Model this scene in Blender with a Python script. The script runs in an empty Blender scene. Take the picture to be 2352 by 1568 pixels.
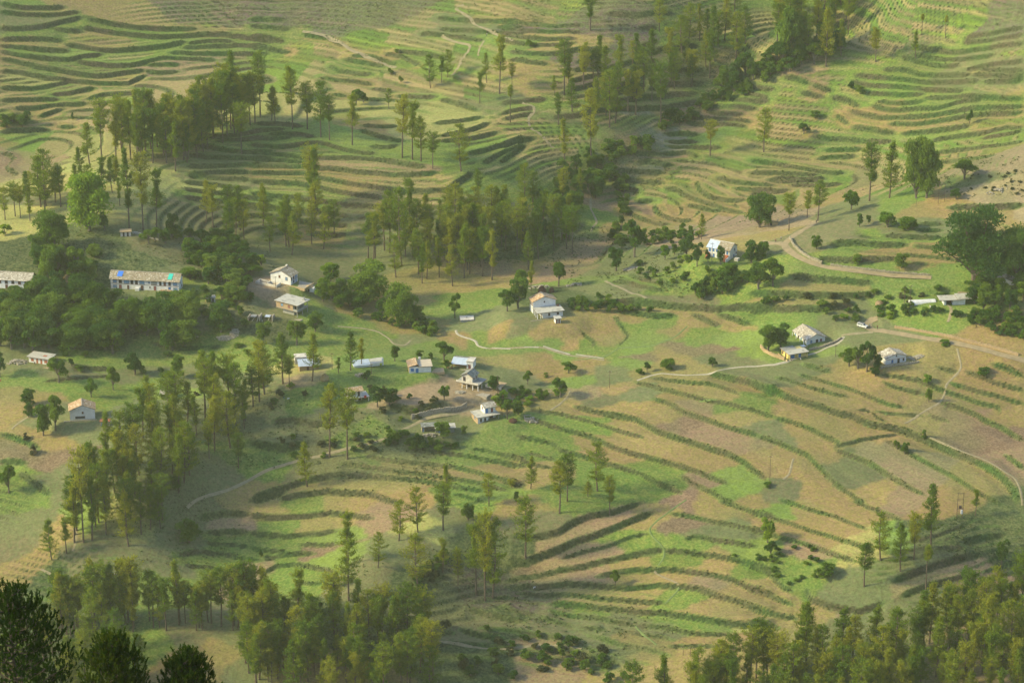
import bpy, math, random
import numpy as np
# ------------------------------------------------------------------ scene, camera, light
SC = bpy.context.scene
COL = SC.collection
random.seed(7); RNG = np.random.default_rng(7)
CAM_Z = 480.0; PITCH = math.radians(22.6); FP = 6880.0      # focal length in pixels of a 2352 wide picture
cam = bpy.data.cameras.new('camera'); cam.sensor_width = 36.0; cam.lens = FP/2352.0*36.0
cam.clip_start = 1.0; cam.clip_end = 12000.0
cam_ob = bpy.data.objects.new('camera', cam); COL.objects.link(cam_ob)
cam_ob.location = (0, 0, CAM_Z); cam_ob.rotation_euler = (math.pi/2 - PITCH, 0, 0)
SC.camera = cam_ob
SUN_EL = math.radians(30.0); SUN_AZ = math.radians(-97.0)    # azimuth from +Y, negative = to the left (west)
world = bpy.data.worlds.new('World'); SC.world = world; world.use_nodes = True
nt = world.node_tree; nt.nodes.clear()
sky = nt.nodes.new('ShaderNodeTexSky'); sky.sky_type = 'NISHITA'; sky.sun_disc = False
sky.sun_elevation = SUN_EL; sky.sun_rotation = SUN_AZ; sky.altitude = 1600; sky.dust_density = 3.0
bg = nt.nodes.new('ShaderNodeBackground'); bg.inputs[1].default_value = 0.15
wo = nt.nodes.new('ShaderNodeOutputWorld')
nt.links.new(sky.outputs[0], bg.inputs[0]); nt.links.new(bg.outputs[0], wo.inputs[0])
sun = bpy.data.lights.new('sun', 'SUN'); sun.energy = 2.8; sun.angle = math.radians(9.0); sun.color = (1.0, 0.87, 0.45)
sun_ob = bpy.data.objects.new('sun', sun); COL.objects.link(sun_ob)
from mathutils import Vector, Matrix
sdir = Vector((math.sin(SUN_AZ)*math.cos(SUN_EL), math.cos(SUN_AZ)*math.cos(SUN_EL), math.sin(SUN_EL)))
sun_ob.rotation_euler = sdir.to_track_quat('Z', 'Y').to_euler(); sun_ob.location = (0, 900, 700)
SC.view_settings.view_transform = 'Standard'; SC.view_settings.look = 'None'
SC.view_settings.exposure = 1.05; SC.view_settings.gamma = 1.0; SC.view_settings.use_curve_mapping = False
SC.cycles.max_bounces = 5; SC.cycles.diffuse_bounces = 2; SC.cycles.glossy_bounces = 1
SC.cycles.transmission_bounces = 2; SC.cycles.transparent_max_bounces = 6; SC.cycles.volume_bounces = 0
SC.cycles.use_denoising = True
SC.cycles.volume_step_rate = 1.0

# ------------------------------------------------------------------ helpers
def hcol(h):
    h = h.lstrip('#'); c = [int(h[i:i+2], 16)/255 for i in (0, 2, 4)]
    return tuple(((v+0.055)/1.055)**2.4 if v > 0.04045 else v/12.92 for v in c)
def rays(p):
    p = np.atleast_2d(np.asarray(p, float)); a = (p[:, 0]-1176)/FP; b = (784-p[:, 1])/FP
    cp, sp = math.cos(PITCH), math.sin(PITCH)
    return np.stack([a, cp+b*sp, -sp+b*cp], 1)
def vnoise(x, y, s, seed):
    """smooth value noise in [-1,1] of wavelength s"""
    r = np.random.default_rng(seed).uniform(-1, 1, (256, 256))
    u = x/s+1000.3; v = y/s+1000.7
    i = np.floor(u).astype(int); j = np.floor(v).astype(int); fu = u-i; fv = v-j
    fu = fu*fu*(3-2*fu); fv = fv*fv*(3-2*fv); i0 = i % 256; i1 = (i+1) % 256; j0 = j % 256; j1 = (j+1) % 256
    return (r[i0, j0]*(1-fu)+r[i1, j0]*fu)*(1-fv)+(r[i0, j1]*(1-fu)+r[i1, j1]*fu)*fv
def fnoise(x, y, s, seed, n=3):
    t = 0; a = 1; k = 0
    for o in range(n): t = t+a*vnoise(x, y, s/2**o, seed+o); k += a; a *= .5
    return t/k
def mesh_np(name, V, Q=None, T=None, mats=(), smooth=False):
    me = bpy.data.meshes.new(name); V = np.asarray(V, np.float32)
    nq = 0 if Q is None else len(Q); ntr = 0 if T is None else len(T)
    me.vertices.add(len(V)); me.vertices.foreach_set('co', V.ravel())
    li = []; st = []; tot = []
    if nq: li.append(np.asarray(Q, np.int32).ravel()); st.append(np.arange(nq)*4); tot.append(np.full(nq, 4))
    if ntr: li.append(np.asarray(T, np.int32).ravel()); st.append(nq*4+np.arange(ntr)*3); tot.append(np.full(ntr, 3))
    li = np.concatenate(li); st = np.concatenate(st).astype(np.int32)
    me.loops.add(len(li)); me.loops.foreach_set('vertex_index', li)
    me.polygons.add(nq+ntr); me.polygons.foreach_set('loop_start', st)
    me.polygons.foreach_set('loop_total', np.concatenate(tot).astype(np.int32))
    me.polygons.foreach_set('use_smooth', np.full(nq+ntr, bool(smooth)))
    me.update(calc_edges=True); me.validate()
    for m in mats: me.materials.append(m)
    return me
def link(name, me, parent=None, loc=(0, 0, 0), rz=0.0, **kw):
    o = bpy.data.objects.new(name, me); COL.objects.link(o); o.location = loc; o.rotation_euler = (0, 0, rz)
    if parent is not None: o.parent = parent
    for k, v in kw.items(): o[k] = v
    return o
def thing(name, label, cat, loc=(0, 0, 0), rz=0.0, group=None):
    o = link(name, None, None, loc, rz, label=label, category=cat)
    o.empty_display_size = 0.5
    if group: o['group'] = group
    return o
def nodes(m):
    m.use_nodes = True; n = m.node_tree; n.nodes.clear(); return n, n.nodes, n.links
def simple_mat(name, c1, c2=None, scale=3.0, rough=.85, metal=0., bump=0., c3=None, objrand=0.0):
    """two or three tone noise material"""
    m = bpy.data.materials.new(name); n, N, L = nodes(m)
    p = N.new('ShaderNodeBsdfPrincipled'); o = N.new('ShaderNodeOutputMaterial'); L.new(p.outputs[0], o.inputs[0])
    p.inputs['Roughness'].default_value = rough; p.inputs['Metallic'].default_value = metal
    tc = N.new('ShaderNodeTexCoord'); nz = N.new('ShaderNodeTexNoise'); nz.inputs['Scale'].default_value = scale
    nz.inputs['Detail'].default_value = 5; L.new(tc.outputs['Object'], nz.inputs['Vector'])
    cr = N.new('ShaderNodeValToRGB'); cr.color_ramp.elements[0].position = .35; cr.color_ramp.elements[1].position = .65
    cr.color_ramp.elements[0].color = (*c1, 1); cr.color_ramp.elements[1].color = (*(c2 or c1), 1)
    if c3: e = cr.color_ramp.elements.new(.5); e.color = (*c3, 1)
    L.new(nz.outputs['Fac'], cr.inputs[0]); L.new(cr.outputs[0], p.inputs['Base Color'])
    if bump:
        b = N.new('ShaderNodeBump'); b.inputs['Strength'].default_value = bump; b.inputs['Distance'].default_value = .1
        L.new(nz.outputs['Fac'], b.inputs['Height']); L.new(b.outputs[0], p.inputs['Normal'])
    return m
# ------------------------------------------------------------------ terrain: control heights -> smooth base surface
CTRL = """0,-260,95 600,-260,85 1200,-260,92 1800,-260,98 2352,-260,115
-200,0,60 0,0,58 300,0,52 600,0,50 900,0,52 1200,0,58 1500,0,62 1800,0,66 2100,0,70 2352,0,76 2560,0,82
-200,160,38 0,150,36 300,160,30 600,150,28 900,160,32 1200,150,42 1450,130,42 1640,160,34 1790,140,33 1950,100,42 2150,120,50 2352,150,56 2560,150,62
0,260,24 100,330,14 250,300,20 420,240,27 600,262,30 800,300,24 1000,250,27 1200,260,29 1400,290,24 1530,300,15 1700,290,20 1900,250,28 2100,250,34 2352,260,40
1000,400,19 800,400,17 600,400,16 450,400,17 1200,400,14 1380,420,3 1500,420,4 1650,420,7 1800,420,10 1950,380,14 2100,390,19
0,440,14 120,400,20 290,420,22 290,545,17 100,540,13 450,520,8 600,540,2 750,560,1 900,520,5 1050,520,7 1200,520,3 1390,540,-1 1550,520,2 1700,500,6
1810,520,16 1950,480,22 2100,460,28 2200,450,31 2352,380,44 2560,360,50 2352,460,33
-200,640,10 0,650,9 150,670,6 330,660,7 480,680,5 640,655,7 670,725,2 800,680,-2 950,700,-4 1100,640,-3 1250,620,-1 1380,620,0 1240,720,4 1500,620,6 1660,590,14 1800,600,18
1800,680,11 2000,700,10 2000,620,20 2150,650,18 2200,690,15 2352,620,24 2560,650,24
0,780,-2 100,825,-4 300,800,-5 500,780,-3 700,790,-4 900,780,-5 1080,735,-3 1100,800,-5 1300,780,-3 1500,780,-2 1700,740,2 1830,790,3 2050,830,4 2200,780,9 2352,830,6
0,900,-9 185,955,-9 300,900,-10 450,880,-9 620,900,-4 760,850,0 960,850,-2 1080,890,-5 1250,880,-7 1400,880,-6 1600,880,-3 1800,860,0 2100,930,-4 2352,950,-6 2560,900,0
0,1050,-19 120,1080,-20 260,1050,-14 420,980,-10 560,960,-9 700,960,-8 820,920,-6 900,970,-9 1100,970,-9 960,1010,-13 1300,980,-11 1600,1000,-10 1900,1000,-8 2200,1060,-11 2560,1080,-6
430,1110,-18 560,1090,-21 700,1060,-18 430,1170,-24 900,1060,-16 1150,1070,-16 1400,1090,-17 1700,1130,-17 2000,1150,-17 2200,1190,-15 2352,1180,-14
60,1250,-33 170,1240,-28 300,1250,-29 -200,1200,-34 450,1220,-33 600,1200,-30 800,1180,-27 985,1212,-17 1150,1140,-18 1300,1160,-18 1480,1145,-20
0,1350,-41 150,1340,-40 300,1330,-38 500,1310,-39 700,1320,-38 880,1290,-27 790,1370,-35 1020,1280,-31 960,1340,-39 1150,1250,-25 1150,1340,-40 1350,1220,-25 1300,1320,-34 1500,1250,-26 1500,1350,-34 1700,1240,-23 1700,1350,-31
1850,1290,-25 1990,1290,-21 2120,1260,-18 2250,1220,-20 2352,1230,-23 2150,1340,-27 2352,1330,-29 2000,1400,-32 1850,1420,-34 2560,1300,-26
0,1480,-46 250,1460,-44 420,1450,-41 620,1445,-41 800,1470,-42 500,1520,-46 650,1560,-49 1000,1450,-42 1200,1450,-42 1450,1450,-40 1700,1460,-37 2000,1500,-37 2352,1450,-32
-200,1568,-52 0,1568,-51 300,1568,-51 900,1568,-49 1200,1568,-48 1500,1568,-45 1800,1568,-43 2100,1568,-38 2352,1568,-34 2560,1568,-34
0,1800,-62 600,1800,-61 1200,1800,-58 1800,1800,-54 2352,1800,-46"""
cp = np.array([[float(v) for v in t.split(',')] for t in CTRL.split()])
rd = rays(cp[:, :2]); tt = (cp[:, 2]-CAM_Z)/rd[:, 2]
CX = rd[:, 0]*tt; CY = rd[:, 1]*tt; CZ = cp[:, 2]
def tps_fit(x, y, z, lam):
    n = len(x); r2 = (x[:, None]-x)**2+(y[:, None]-y)**2
    K = .5*r2*np.log(r2+1e-9)+np.eye(n)*lam
    A = np.zeros((n+3, n+3)); A[:n, :n] = K; A[:n, n] = 1; A[:n, n+1] = x; A[:n, n+2] = y
    A[n, :n] = 1; A[n+1, :n] = x; A[n+2, :n] = y
    return np.linalg.solve(A, np.r_[z, 0, 0, 0])
SX = 100.0
_w = tps_fit(CX/SX, CY/SX, CZ, 0.02)
BX0, BX1, BY0, BY1, BS = -420., 420., 760., 1760., 4.0
_gx = np.arange(BX0, BX1+1, BS); _gy = np.arange(BY0, BY1+1, BS)
BASE = np.zeros((len(_gy), len(_gx)))
for r_, y_ in enumerate(_gy):
    r2 = ((_gx[:, None]-CX)/SX)**2+((y_-CY)/SX)**2
    BASE[r_] = (.5*r2*np.log(r2+1e-9))@_w[:-3]+_w[-3]+_w[-2]*_gx/SX+_w[-1]*y_/SX
def bil(G, x, y, x0, y0, s):
    u = np.clip((x-x0)/s, 0, G.shape[1]-1.001); v = np.clip((y-y0)/s, 0, G.shape[0]-1.001)
    i = u.astype(int); j = v.astype(int); fu = u-i; fv = v-j
    return (G[j, i]*(1-fu)+G[j, i+1]*fu)*(1-fv)+(G[j+1, i]*(1-fu)+G[j+1, i+1]*fu)*fv
def zbase(x, y): return bil(BASE, np.asarray(x, float), np.asarray(y, float), BX0, BY0, BS)
def hit(p, zf=None, y0=790., y1=1740., st=1.5):
    """pixel of the 2352-wide photograph -> point where that sight line first meets the ground"""
    zf = zf or zbase; d = rays(p); ys = np.arange(y0, y1, st); out = np.zeros((len(d), 3))
    for k, v in enumerate(d):
        t = ys/v[1]; g = CAM_Z+v[2]*t-zf(v[0]*t, ys); i = np.argmax(g < 0)
        if g[i] >= 0: i = len(ys)-1
        a = g[i-1]/(g[i-1]-g[i]) if i > 0 and g[i] < 0 else 0.
        yy = ys[max(i-1, 0)]+a*st; t = yy/v[1]; out[k] = (v[0]*t, yy, 0)
    out[:, 2] = zf(out[:, 0], out[:, 1]); return out
# ------------------------------------------------------------------ terrace edges (traced along the photographed field banks)
CROP = {}
for r_, Y_ in zip('ABCD', (0, 666, 1300, 1998)):
    for c_, X_ in zip('1234', (0, 1000, 2000, 2996)): CROP[r_+c_] = (X_*.57422, Y_*.57422)
def cr2p(tag, s):
    x0, y0 = CROP[tag]; return [(x0+float(a)*.26857, y0+float(b)*.26857) for a, b in (q.split(',') for q in s.split())]
LINES = """
A1|0,35 120,65 250,75 400,72 560,68
A1|0,105 180,120 400,130 680,110
A1|0,240 150,250 300,235 430,220 560,180 700,150
A1|740,150 850,190 1000,215 1200,240 1350,250 1500,255 1690,255
A1|700,240 850,265 1000,290 1150,300 1350,315 1550,315 1750,295 1950,300 2100,325 2350,350
A1|450,240 560,260 700,270
A1|0,340 150,335 350,335 540,355
A1|0,390 200,405 400,430 600,445
A1|560,380 700,400 850,430 1000,435 1200,415 1400,400 1600,360
A1|1600,375 1800,355 2000,360
A1|1550,405 1800,395 2050,385 2300,400
A1|0,440 200,480 400,500 600,515 750,480 880,460
A1|1440,450 1700,465 1950,460 2300,450
A1|0,500 150,530 300,570 500,600 700,640 850,655 1050,630 1240,600
A1|650,520 800,550 950,565 1150,560 1250,530 1400,495 1600,500 1850,515
A1|1250,550 1550,555
A1|1230,605 1350,625 1530,615
A1|0,610 150,620 300,650 450,680 650,695 850,715 1100,715 1250,640
A1|0,750 150,760 300,760 420,740 600,690
A1|430,810 600,800 750,765 820,750
A1|740,850 900,810 1050,800 1200,790
A1|0,860 200,855 400,850 520,850
A1|120,930 300,925 450,905 550,895 750,885
A1|330,1000 450,960 550,930
A1|0,1130 150,1120 300,1110 420,1110
A1|500,1085 640,1090
A1|0,1300 100,1330 120,1370 50,1430 150,1500
A1|2180,1060 2350,1060 2600,1080
A1|1730,1150 1900,1180 2100,1150 2200,1120 2450,1105
A1|1850,1200 2350,1180 2500,1160
A1|1650,1230 1900,1280 2100,1310 2350,1290
A1|1600,1330 1900,1350 2340,1350
A1|1600,1420 1900,1420 2250,1400
A1|1600,1500 1900,1470 2140,1475
A2|0,170 150,175 300,180
A2|0,215 150,235 350,245
A2|0,320 150,330 300,360
A2|0,390 150,420 350,450
A2|450,290 700,330 800,400
A2|860,480 1000,480 1150,520 1250,560
A2|800,500 1000,540 1150,570
A2|680,560 760,610 900,630 1050,640
A2|600,660 750,690 900,700 1050,730
A2|700,800 830,830
A2|1250,820 1450,830 1600,830
A2|1620,850 1750,880 1950,950
A2|1150,460 1300,480 1450,560
A2|1240,440 1500,460 1700,500
A2|1450,290 1650,300 1850,330 2000,350
A2|1600,150 1800,170 2000,180 2300,190
A2|1620,250 1900,265 2100,280 2350,290
A2|2100,230 2350,240
A2|1990,1005 1750,1040 1570,1055
A2|2050,1050 1900,1110 1750,1140 1620,1165
A2|1620,1210 1900,1185 2130,1130
A2|1850,1320 2000,1290 2200,1230 2350,1180
A2|1990,1400 2080,1350 2200,1290 2350,1230
A2|950,1075 1100,1080 1270,1080
A2|940,1110 1080,1160 1200,1190 1320,1210
A2|1020,1250 1150,1265 1280,1240
A2|150,1160 300,1145 450,1150 560,1170
A2|0,1240 200,1260 400,1240 560,1215 650,1230 800,1280 950,1310 1080,1320
A2|0,1300 200,1320 350,1340 500,1360 700,1350 850,1350 1000,1360 1150,1370 1300,1400 1500,1430
A2|0,1350 300,1370 480,1380
A2|0,1420 250,1430 450,1430 700,1440 850,1460 1050,1480 1250,1500 1450,1490 1610,1475
B2|0,55 200,60 450,50 600,100 750,125 900,155 1100,185 1300,205 1500,215 1700,200 1750,150 1850,90 1900,50
B2|0,115 200,130 400,140 600,180 750,215 900,240 1150,270
B2|0,230 200,260 400,270 600,290 800,330 1100,345
B2|0,330 200,360 400,370 700,400 850,430
B2|150,440 350,460 600,480 850,510
B2|500,575 650,580 830,590
B1|1600,60 1900,100 2140,115
B1|1560,130 1850,155 2140,195
B1|1560,190 1900,230 2350,290
B1|1560,260 1900,290 2350,350
B1|1900,390 2350,420
A3|0,180 250,210 450,225 700,225
A3|0,230 200,270 450,275 700,280
A3|0,290 200,320 400,340 650,340
A3|0,340 150,370 300,385 500,385 650,370
A3|80,445 250,460 450,465 650,430 750,425 950,440
A3|80,510 250,530 420,555
A3|650,540 800,480 880,480
A3|620,600 900,600 1100,540 1350,520
A3|600,700 750,660 900,630 1250,590 1350,560
A3|600,770 750,740 850,710 950,690
A3|800,780 900,770 1250,650
A3|870,820 950,800 1250,710
A3|1250,765 1400,745 1500,720 1750,700
A3|900,880 1050,855 1250,835 1500,800 1700,790
A3|0,885 200,865 400,850
A3|0,980 150,940 300,925
A3|30,1020 180,985 300,965
A3|450,1000 650,995 900,940 1250,925 1500,900 1700,870
A3|600,910 700,900
A3|1180,240 1350,240
A3|900,130 1200,135 1500,130
A3|1200,390 1350,370
A3|1150,470 1350,430 1700,390
A3|1480,540 1700,510
A3|1500,600 1750,590
A3|2040,755 2200,755 2350,770
A3|2000,790 2200,820 2300,860
A3|1880,860 2100,855 2300,870
A3|1800,910 2050,910 2200,935
A3|1780,960 1950,975 2080,990
A3|1600,1000 1900,1015 2150,1050
A3|1580,1045 1800,1060 2000,1060 2110,1085
A3|1400,1145 1550,1140 1700,1155
A3|1420,1210 1600,1215 1700,1225
A3|1420,1250 1600,1255 1900,1265
A3|1130,1310 1350,1325
A3|1380,1320 1600,1300 1700,1350
A3|1150,1410 1250,1385 1480,1415
A3|980,1470 1150,1475 1400,1475
A3|1020,1555 1200,1550 1400,1565
A3|0,1250 150,1210 300,1180
A3|0,1390 100,1310 220,1230
B3|1000,185 1160,195 1170,240
B3|1160,295 1325,295
B3|1060,375 1150,420 1250,460 1350,490 1450,495
B3|960,510 1090,545
B3|1320,330 1340,390 1430,440 1550,465 1650,465
B3|1410,180 1500,195 1600,250 1700,290 1800,330 1950,375 2080,400
B3|1600,320 1750,355 1900,375
B3|1680,130 1700,200 1800,270 1950,290 2100,290
B3|1850,90 1950,120 2100,150 2350,170
B3|2000,180 2200,205 2350,205
B3|1100,920 1200,970 1350,1000 1530,1040
B3|950,990 1100,1000 1250,1040 1400,1070
B3|960,1160 1150,1160 1300,1170 1450,1190 1650,1210 1850,1220 2080,1200 2350,1210|2.6
B3|1000,1240 1080,1240 1300,1275 1500,1275|2
B3|1640,1240 1750,1310 1880,1365
B3|1860,1245 2000,1300 2150,1350
B3|980,1280 1050,1380 1100,1450 1020,1530|.6
B3|650,1390 760,1470 810,1500 790,1540|.8
A4|1400,400 1600,430 1750,450 1900,430 2350,370
A4|1400,460 1700,510 1900,500 2100,470
A4|1300,480 1500,530 1800,560
A4|1150,590 1350,600 1450,640 1650,650 1900,640
A4|900,640 1100,660 1400,690 1600,710 1850,690 1970,700
A4|880,690 1100,740 1300,740 1500,770 1850,780
A4|1000,790 1250,810 1500,800
A4|1850,600 2100,555 2350,530
A4|1980,590 2150,610 2350,625
A4|1900,640 2100,650 2350,665
A4|2000,700 2350,690
A4|1500,840 1700,830 2000,830 2350,850
A4|1100,870 1200,885 1350,890 1500,870
A4|1050,900 1150,930 1300,945 1500,930 1650,920 1800,860 2000,840
A4|860,940 1000,985 1150,1010 1350,1010 1550,990 1750,960 1900,930 2350,920
A4|700,830 850,860 950,920
A4|740,980 850,1060
A4|880,1085 1000,1100 1150,1130 1250,1140
A4|1190,1055 1400,1060 1650,1030 1850,990 2100,960 2350,960
A4|1300,1140 1500,1130 1700,1110 1900,1070
A4|520,1165 800,1190 1000,1210 1230,1210
A4|1560,1200 1750,1170 2000,1140 2200,1090 2350,1090
A4|1980,1180 2200,1150 2350,1120
A4|640,1285 800,1285 970,1280
A4|580,1360 750,1345 920,1340
A4|1600,1300 1850,1280 2050,1250 2350,1210
A4|1600,1380 2000,1350 2100,1330
A4|0,1370 200,1400 400,1430 600,1470 830,1480
A4|200,1530 450,1530 660,1530
A4|1830,350 2000,355 2350,300
A4|1850,320 2100,290 2350,240
A4|300,660 420,680 520,720
A4|540,720 640,760 720,780
A4|440,790 560,820 640,830
B4|0,55 300,60 600,70
B4|150,110 350,130 650,110
B4|350,150 600,160 800,150
B4|0,215 200,215 350,200
B4|1450,490 1650,500
B4|1430,540 1650,545
B4|1150,590 1400,600 1650,610
B4|680,660 900,650 1100,670 1350,670|2.4
B4|580,790 850,800 1100,790 1250,790|2
B4|1700,350 1950,350 2350,330|2
B4|350,930 550,960 850,980 1050,1000|2
B4|0,1080 200,1090 500,1110 750,1110 1100,1080|2
B4|0,1210 300,1220 600,1220 900,1180|2
C4|400,310 500,340 600,370 700,410|1.6
C4|230,445 350,470 500,530 620,560 720,590 850,615|1
C4|430,420 550,460 700,500 850,545 950,585 1050,625 1180,675 1320,710|1
C4|1150,480 1250,530 1400,570 1490,585
C4|1130,420 1300,450 1450,475 1600,540 1700,580 1850,620 2000,670 2130,700 2150,750
C4|1600,350 1700,385 1780,400
C4|1720,500 1850,540 2000,580 2200,630 2350,670
C4|1850,390 2000,450 2100,490 2350,560
C4|2080,330 2200,370 2350,440|1.8
C4|150,540 300,600 450,660 600,700 750,750 870,770 1000,830 1150,870 1300,900 1450,960 1600,1020 1750,1090 1900,1150 2050,1220 2150,1290 2230,1370 2280,1450 2310,1550|2.6
C4|920,735 980,725 1050,745|.8
C4|1090,735 1250,760 1480,775|.8
C4|1540,770 1700,825|1
C4|1650,665 1800,710 1950,770 2000,810 2150,870 2250,930 2350,990|1.6
C4|1060,750 1100,810 1160,840|.8
C4|221,790 350,820 500,880 650,950 770,1000 740,1050
C4|740,1050 900,1000 1100,955 1280,920|.8
C4|80,950 250,1010 400,1070 500,1110 580,1200 680,1290 780,1390 860,1440 980,1530|1.3
C4|740,1065 850,1110 1000,1165 1120,1230 1250,1320 1400,1400 1500,1450|1.3
C4|1160,980 1280,1040 1400,1110 1550,1190 1700,1270 1850,1360 1980,1440 2150,1530|1.2
C4|2190,1110 2270,1160 2350,1230
C3|1790,415 1950,450 2130,490 2250,540 2350,590|2.4
C3|1290,450 1450,475 1600,490 1800,500 1950,550 2040,590
C3|1160,485 1300,520 1450,560 1600,600 1750,640 1900,660 2050,700 2200,740 2350,790|1.4
C3|1310,630 1430,660 1550,730 1700,790 1850,840 2000,890 2150,930 2210,950|1.5
C3|640,695 800,740 1000,775 1150,800 1250,860 1350,910 1500,960 1650,1010 1800,1060 1950,1100 2100,1180 2200,1260 2270,1320|1.9
C3|240,715 450,750 650,790 850,850 1000,900 1220,960|1.1
C3|200,790 350,830 500,880 650,920 800,970 950,1040 1100,1090 1250,1130 1450,1180 1550,1210 1700,1260 1850,1320 1950,1360|1.6
C3|150,945 300,975 440,1005 520,1070 700,1120 850,1170 1000,1210 1200,1270 1350,1350 1550,1435|1.5
C3|1550,1275 1620,1340 1720,1390 1850,1450 2000,1530|1.3
C3|0,1100 150,1150 300,1200 450,1220
C3|0,1165 150,1190 230,1200|.8
C3|0,1310 150,1370 200,1390
C3|230,1090 380,1130 480,1160|.9
D3|1460,115 1600,140 1750,170 1950,205 2100,240 2250,270 2350,300|1.3
D3|1880,0 2000,50 2150,100 2350,150|1.2
D3|1580,340 1700,310 1850,345 2000,370 2200,400|1.5
D3|1400,430 1600,450 1800,470 2000,510 2150,550 2350,620|1.8
D3|50,690 300,650 550,600 750,560 950,520 1100,490 1250,450 1400,430|1.8
D3|530,495 700,450 900,400 1100,320 1250,290|1.1
D3|30,560 250,530 450,450 600,380 800,310 950,250 1150,170 1300,110|2.6
D3|100,310 300,320 500,280 600,210 800,130 950,120 1200,30|2.0
D3|830,655 1000,620 1200,600 1400,600 1600,610 1800,640 2000,690 2150,760 2350,820|1.8
D3|50,740 300,740 500,720 700,725 900,740 1100,760 1200,745 1350,735 1500,735 1700,760 1900,830 2050,870 2200,940 2350,990|2.0
D3|150,790 400,800 600,820 800,840 1000,860 1200,880 1410,890|1.8
D3|430,880 600,895 800,920 1000,935 1200,960 1400,970 1600,1000 1800,1040 2000,1060 2350,1090|2.6
D3|1170,1070 1400,1090 1600,1130 1800,1150 1960,1155|1.4
D3|420,930 600,970 800,1000 1000,1040 1160,1060|1.6
D3|1450,1250 1700,1250 1900,1260 2050,1265|1
D3|400,1250 600,1290 800,1350 1000,1400|2.6
D3|0,920 150,960 300,980
D3|700,1070 800,1100 900,1100
D4|0,95 150,140 350,200 550,270 750,330 950,390 1060,420|1.3
D4|260,0 400,40 550,90 700,130 850,190 1000,250|1.3
D4|0,250 150,290 350,340 500,380 650,440 800,490 900,525|1.3
D4|900,0 1050,80 1200,130 1300,180
D4|0,550 150,600 220,680 290,760 370,790|1.6
D4|0,740 150,800 300,870 370,900|1.5
D4|0,900 150,970 300,1000 400,1010|1.8
D4|0,1050 100,1060 250,1090|2
D4|480,750 530,850 650,900 800,930 950,950 1100,900 1150,880|2.2
D4|1230,700 1400,640 1550,580 1750,520 1980,480|2.2
D4|1300,830 1500,740 1750,680 1950,640|2.0
D4|1800,380 2000,320 2200,280|2
D4|1600,430 1850,430|1.5
C2|1430,1070 1600,1090 1800,1110 2000,1140 2200,1170 2350,1200
C2|1900,1060 2050,1080 2350,1170|1
C2|980,1110 1150,1150 1300,1170 1450,1185 1600,1190 1750,1210 1950,1260 2100,1300 2350,1370
C2|780,1180 950,1210 1150,1240 1300,1270 1500,1295 1700,1320 1850,1335 2000,1360 2200,1410
C2|0,1500 150,1440 350,1380 500,1330 700,1280 850,1270 1050,1290 1250,1310 1450,1320 1600,1340 1800,1390 2000,1420|1.8
C2|1740,1430 1850,1460 1990,1510
C2|250,1470 450,1440 700,1430 900,1435 1050,1450 1150,1490 1300,1530|1.7
C2|200,820 350,810 500,850 650,850|2
C2|1180,690 1400,730 1600,690 1800,640|2.5
C2|1190,560 1400,490 1650,470 1800,500|2.4
C2|0,1010 300,1060 500,1010|2
C2|300,1420 100,1470 0,1500|1.6
D2|0,130 150,150 350,150 550,125 800,115 1050,160|2
D1|1700,150 1900,110 2100,120 2139,128|1.8
D1|1760,270 1950,270 2139,283|1.8
D2|0,285 200,310 420,310 600,285 740,270|1.8
D1|1750,360 1900,375 2139,405|1.5
D2|0,407 200,440 330,455
D2|420,380 600,385 740,385
D1|1520,480 1700,445 1900,455 2050,490 2200,510 2230,512|1.6
D2|100,510 250,480 400,455 560,455
D2|120,630 230,560 350,545 500,565 650,595 720,620|1.6
D2|400,700 560,720 650,700
D1|790,710 950,740 1150,735|1.6
D1|960,650 1150,630|.8
D1|1570,550 1700,570 1850,590
D2|1850,930 2050,990 2350,1040|1.8
D2|1800,1110 2000,1160 2200,1200|1.8
C1|0,930 120,960 250,1010 330,1060|1.6
C1|0,1165 150,1170 230,1180|1.6
C1|160,1260 300,1350 430,1450|2
C1|600,350 750,370 950,395|1.8
C1|380,480 500,470 700,450 950,430|.8
C1|1300,150 1500,200 1900,180|1.2
"""
# grid of the valley: rows in y, columns fanned out with the distance
GY = np.arange(800., 1730., 0.80); GS = np.linspace(-.205, .205, 560)
GXX = GS[None, :]*GY[:, None]; GYY = np.repeat(GY[:, None], len(GS), 1)
NR, NC = GXX.shape
Z0 = zbase(GXX, GYY)
def cell(x, y):
    return (np.clip(((np.asarray(y)-GY[0])/0.80), 0, NR-1.001), np.clip((np.asarray(x)/np.asarray(y)-GS[0])/(GS[1]-GS[0]), 0, NC-1.001))
def gsample(G, x, y):
    v, u = cell(x, y); i = u.astype(int); j = v.astype(int); fu = u-i; fv = v-j
    return (G[j, i]*(1-fu)+G[j, i+1]*fu)*(1-fv)+(G[j+1, i]*(1-fu)+G[j+1, i+1]*fu)*fv
def resample(p, st):
    p = np.asarray(p, float); d = np.r_[0, np.cumsum(np.hypot(*np.diff(p[:, :2], axis=0).T))]
    n = max(2, int(d[-1]/st)+1); s = np.linspace(0, d[-1], n)
    return np.stack([np.interp(s, d, p[:, k]) for k in range(2)], 1), s
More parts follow.
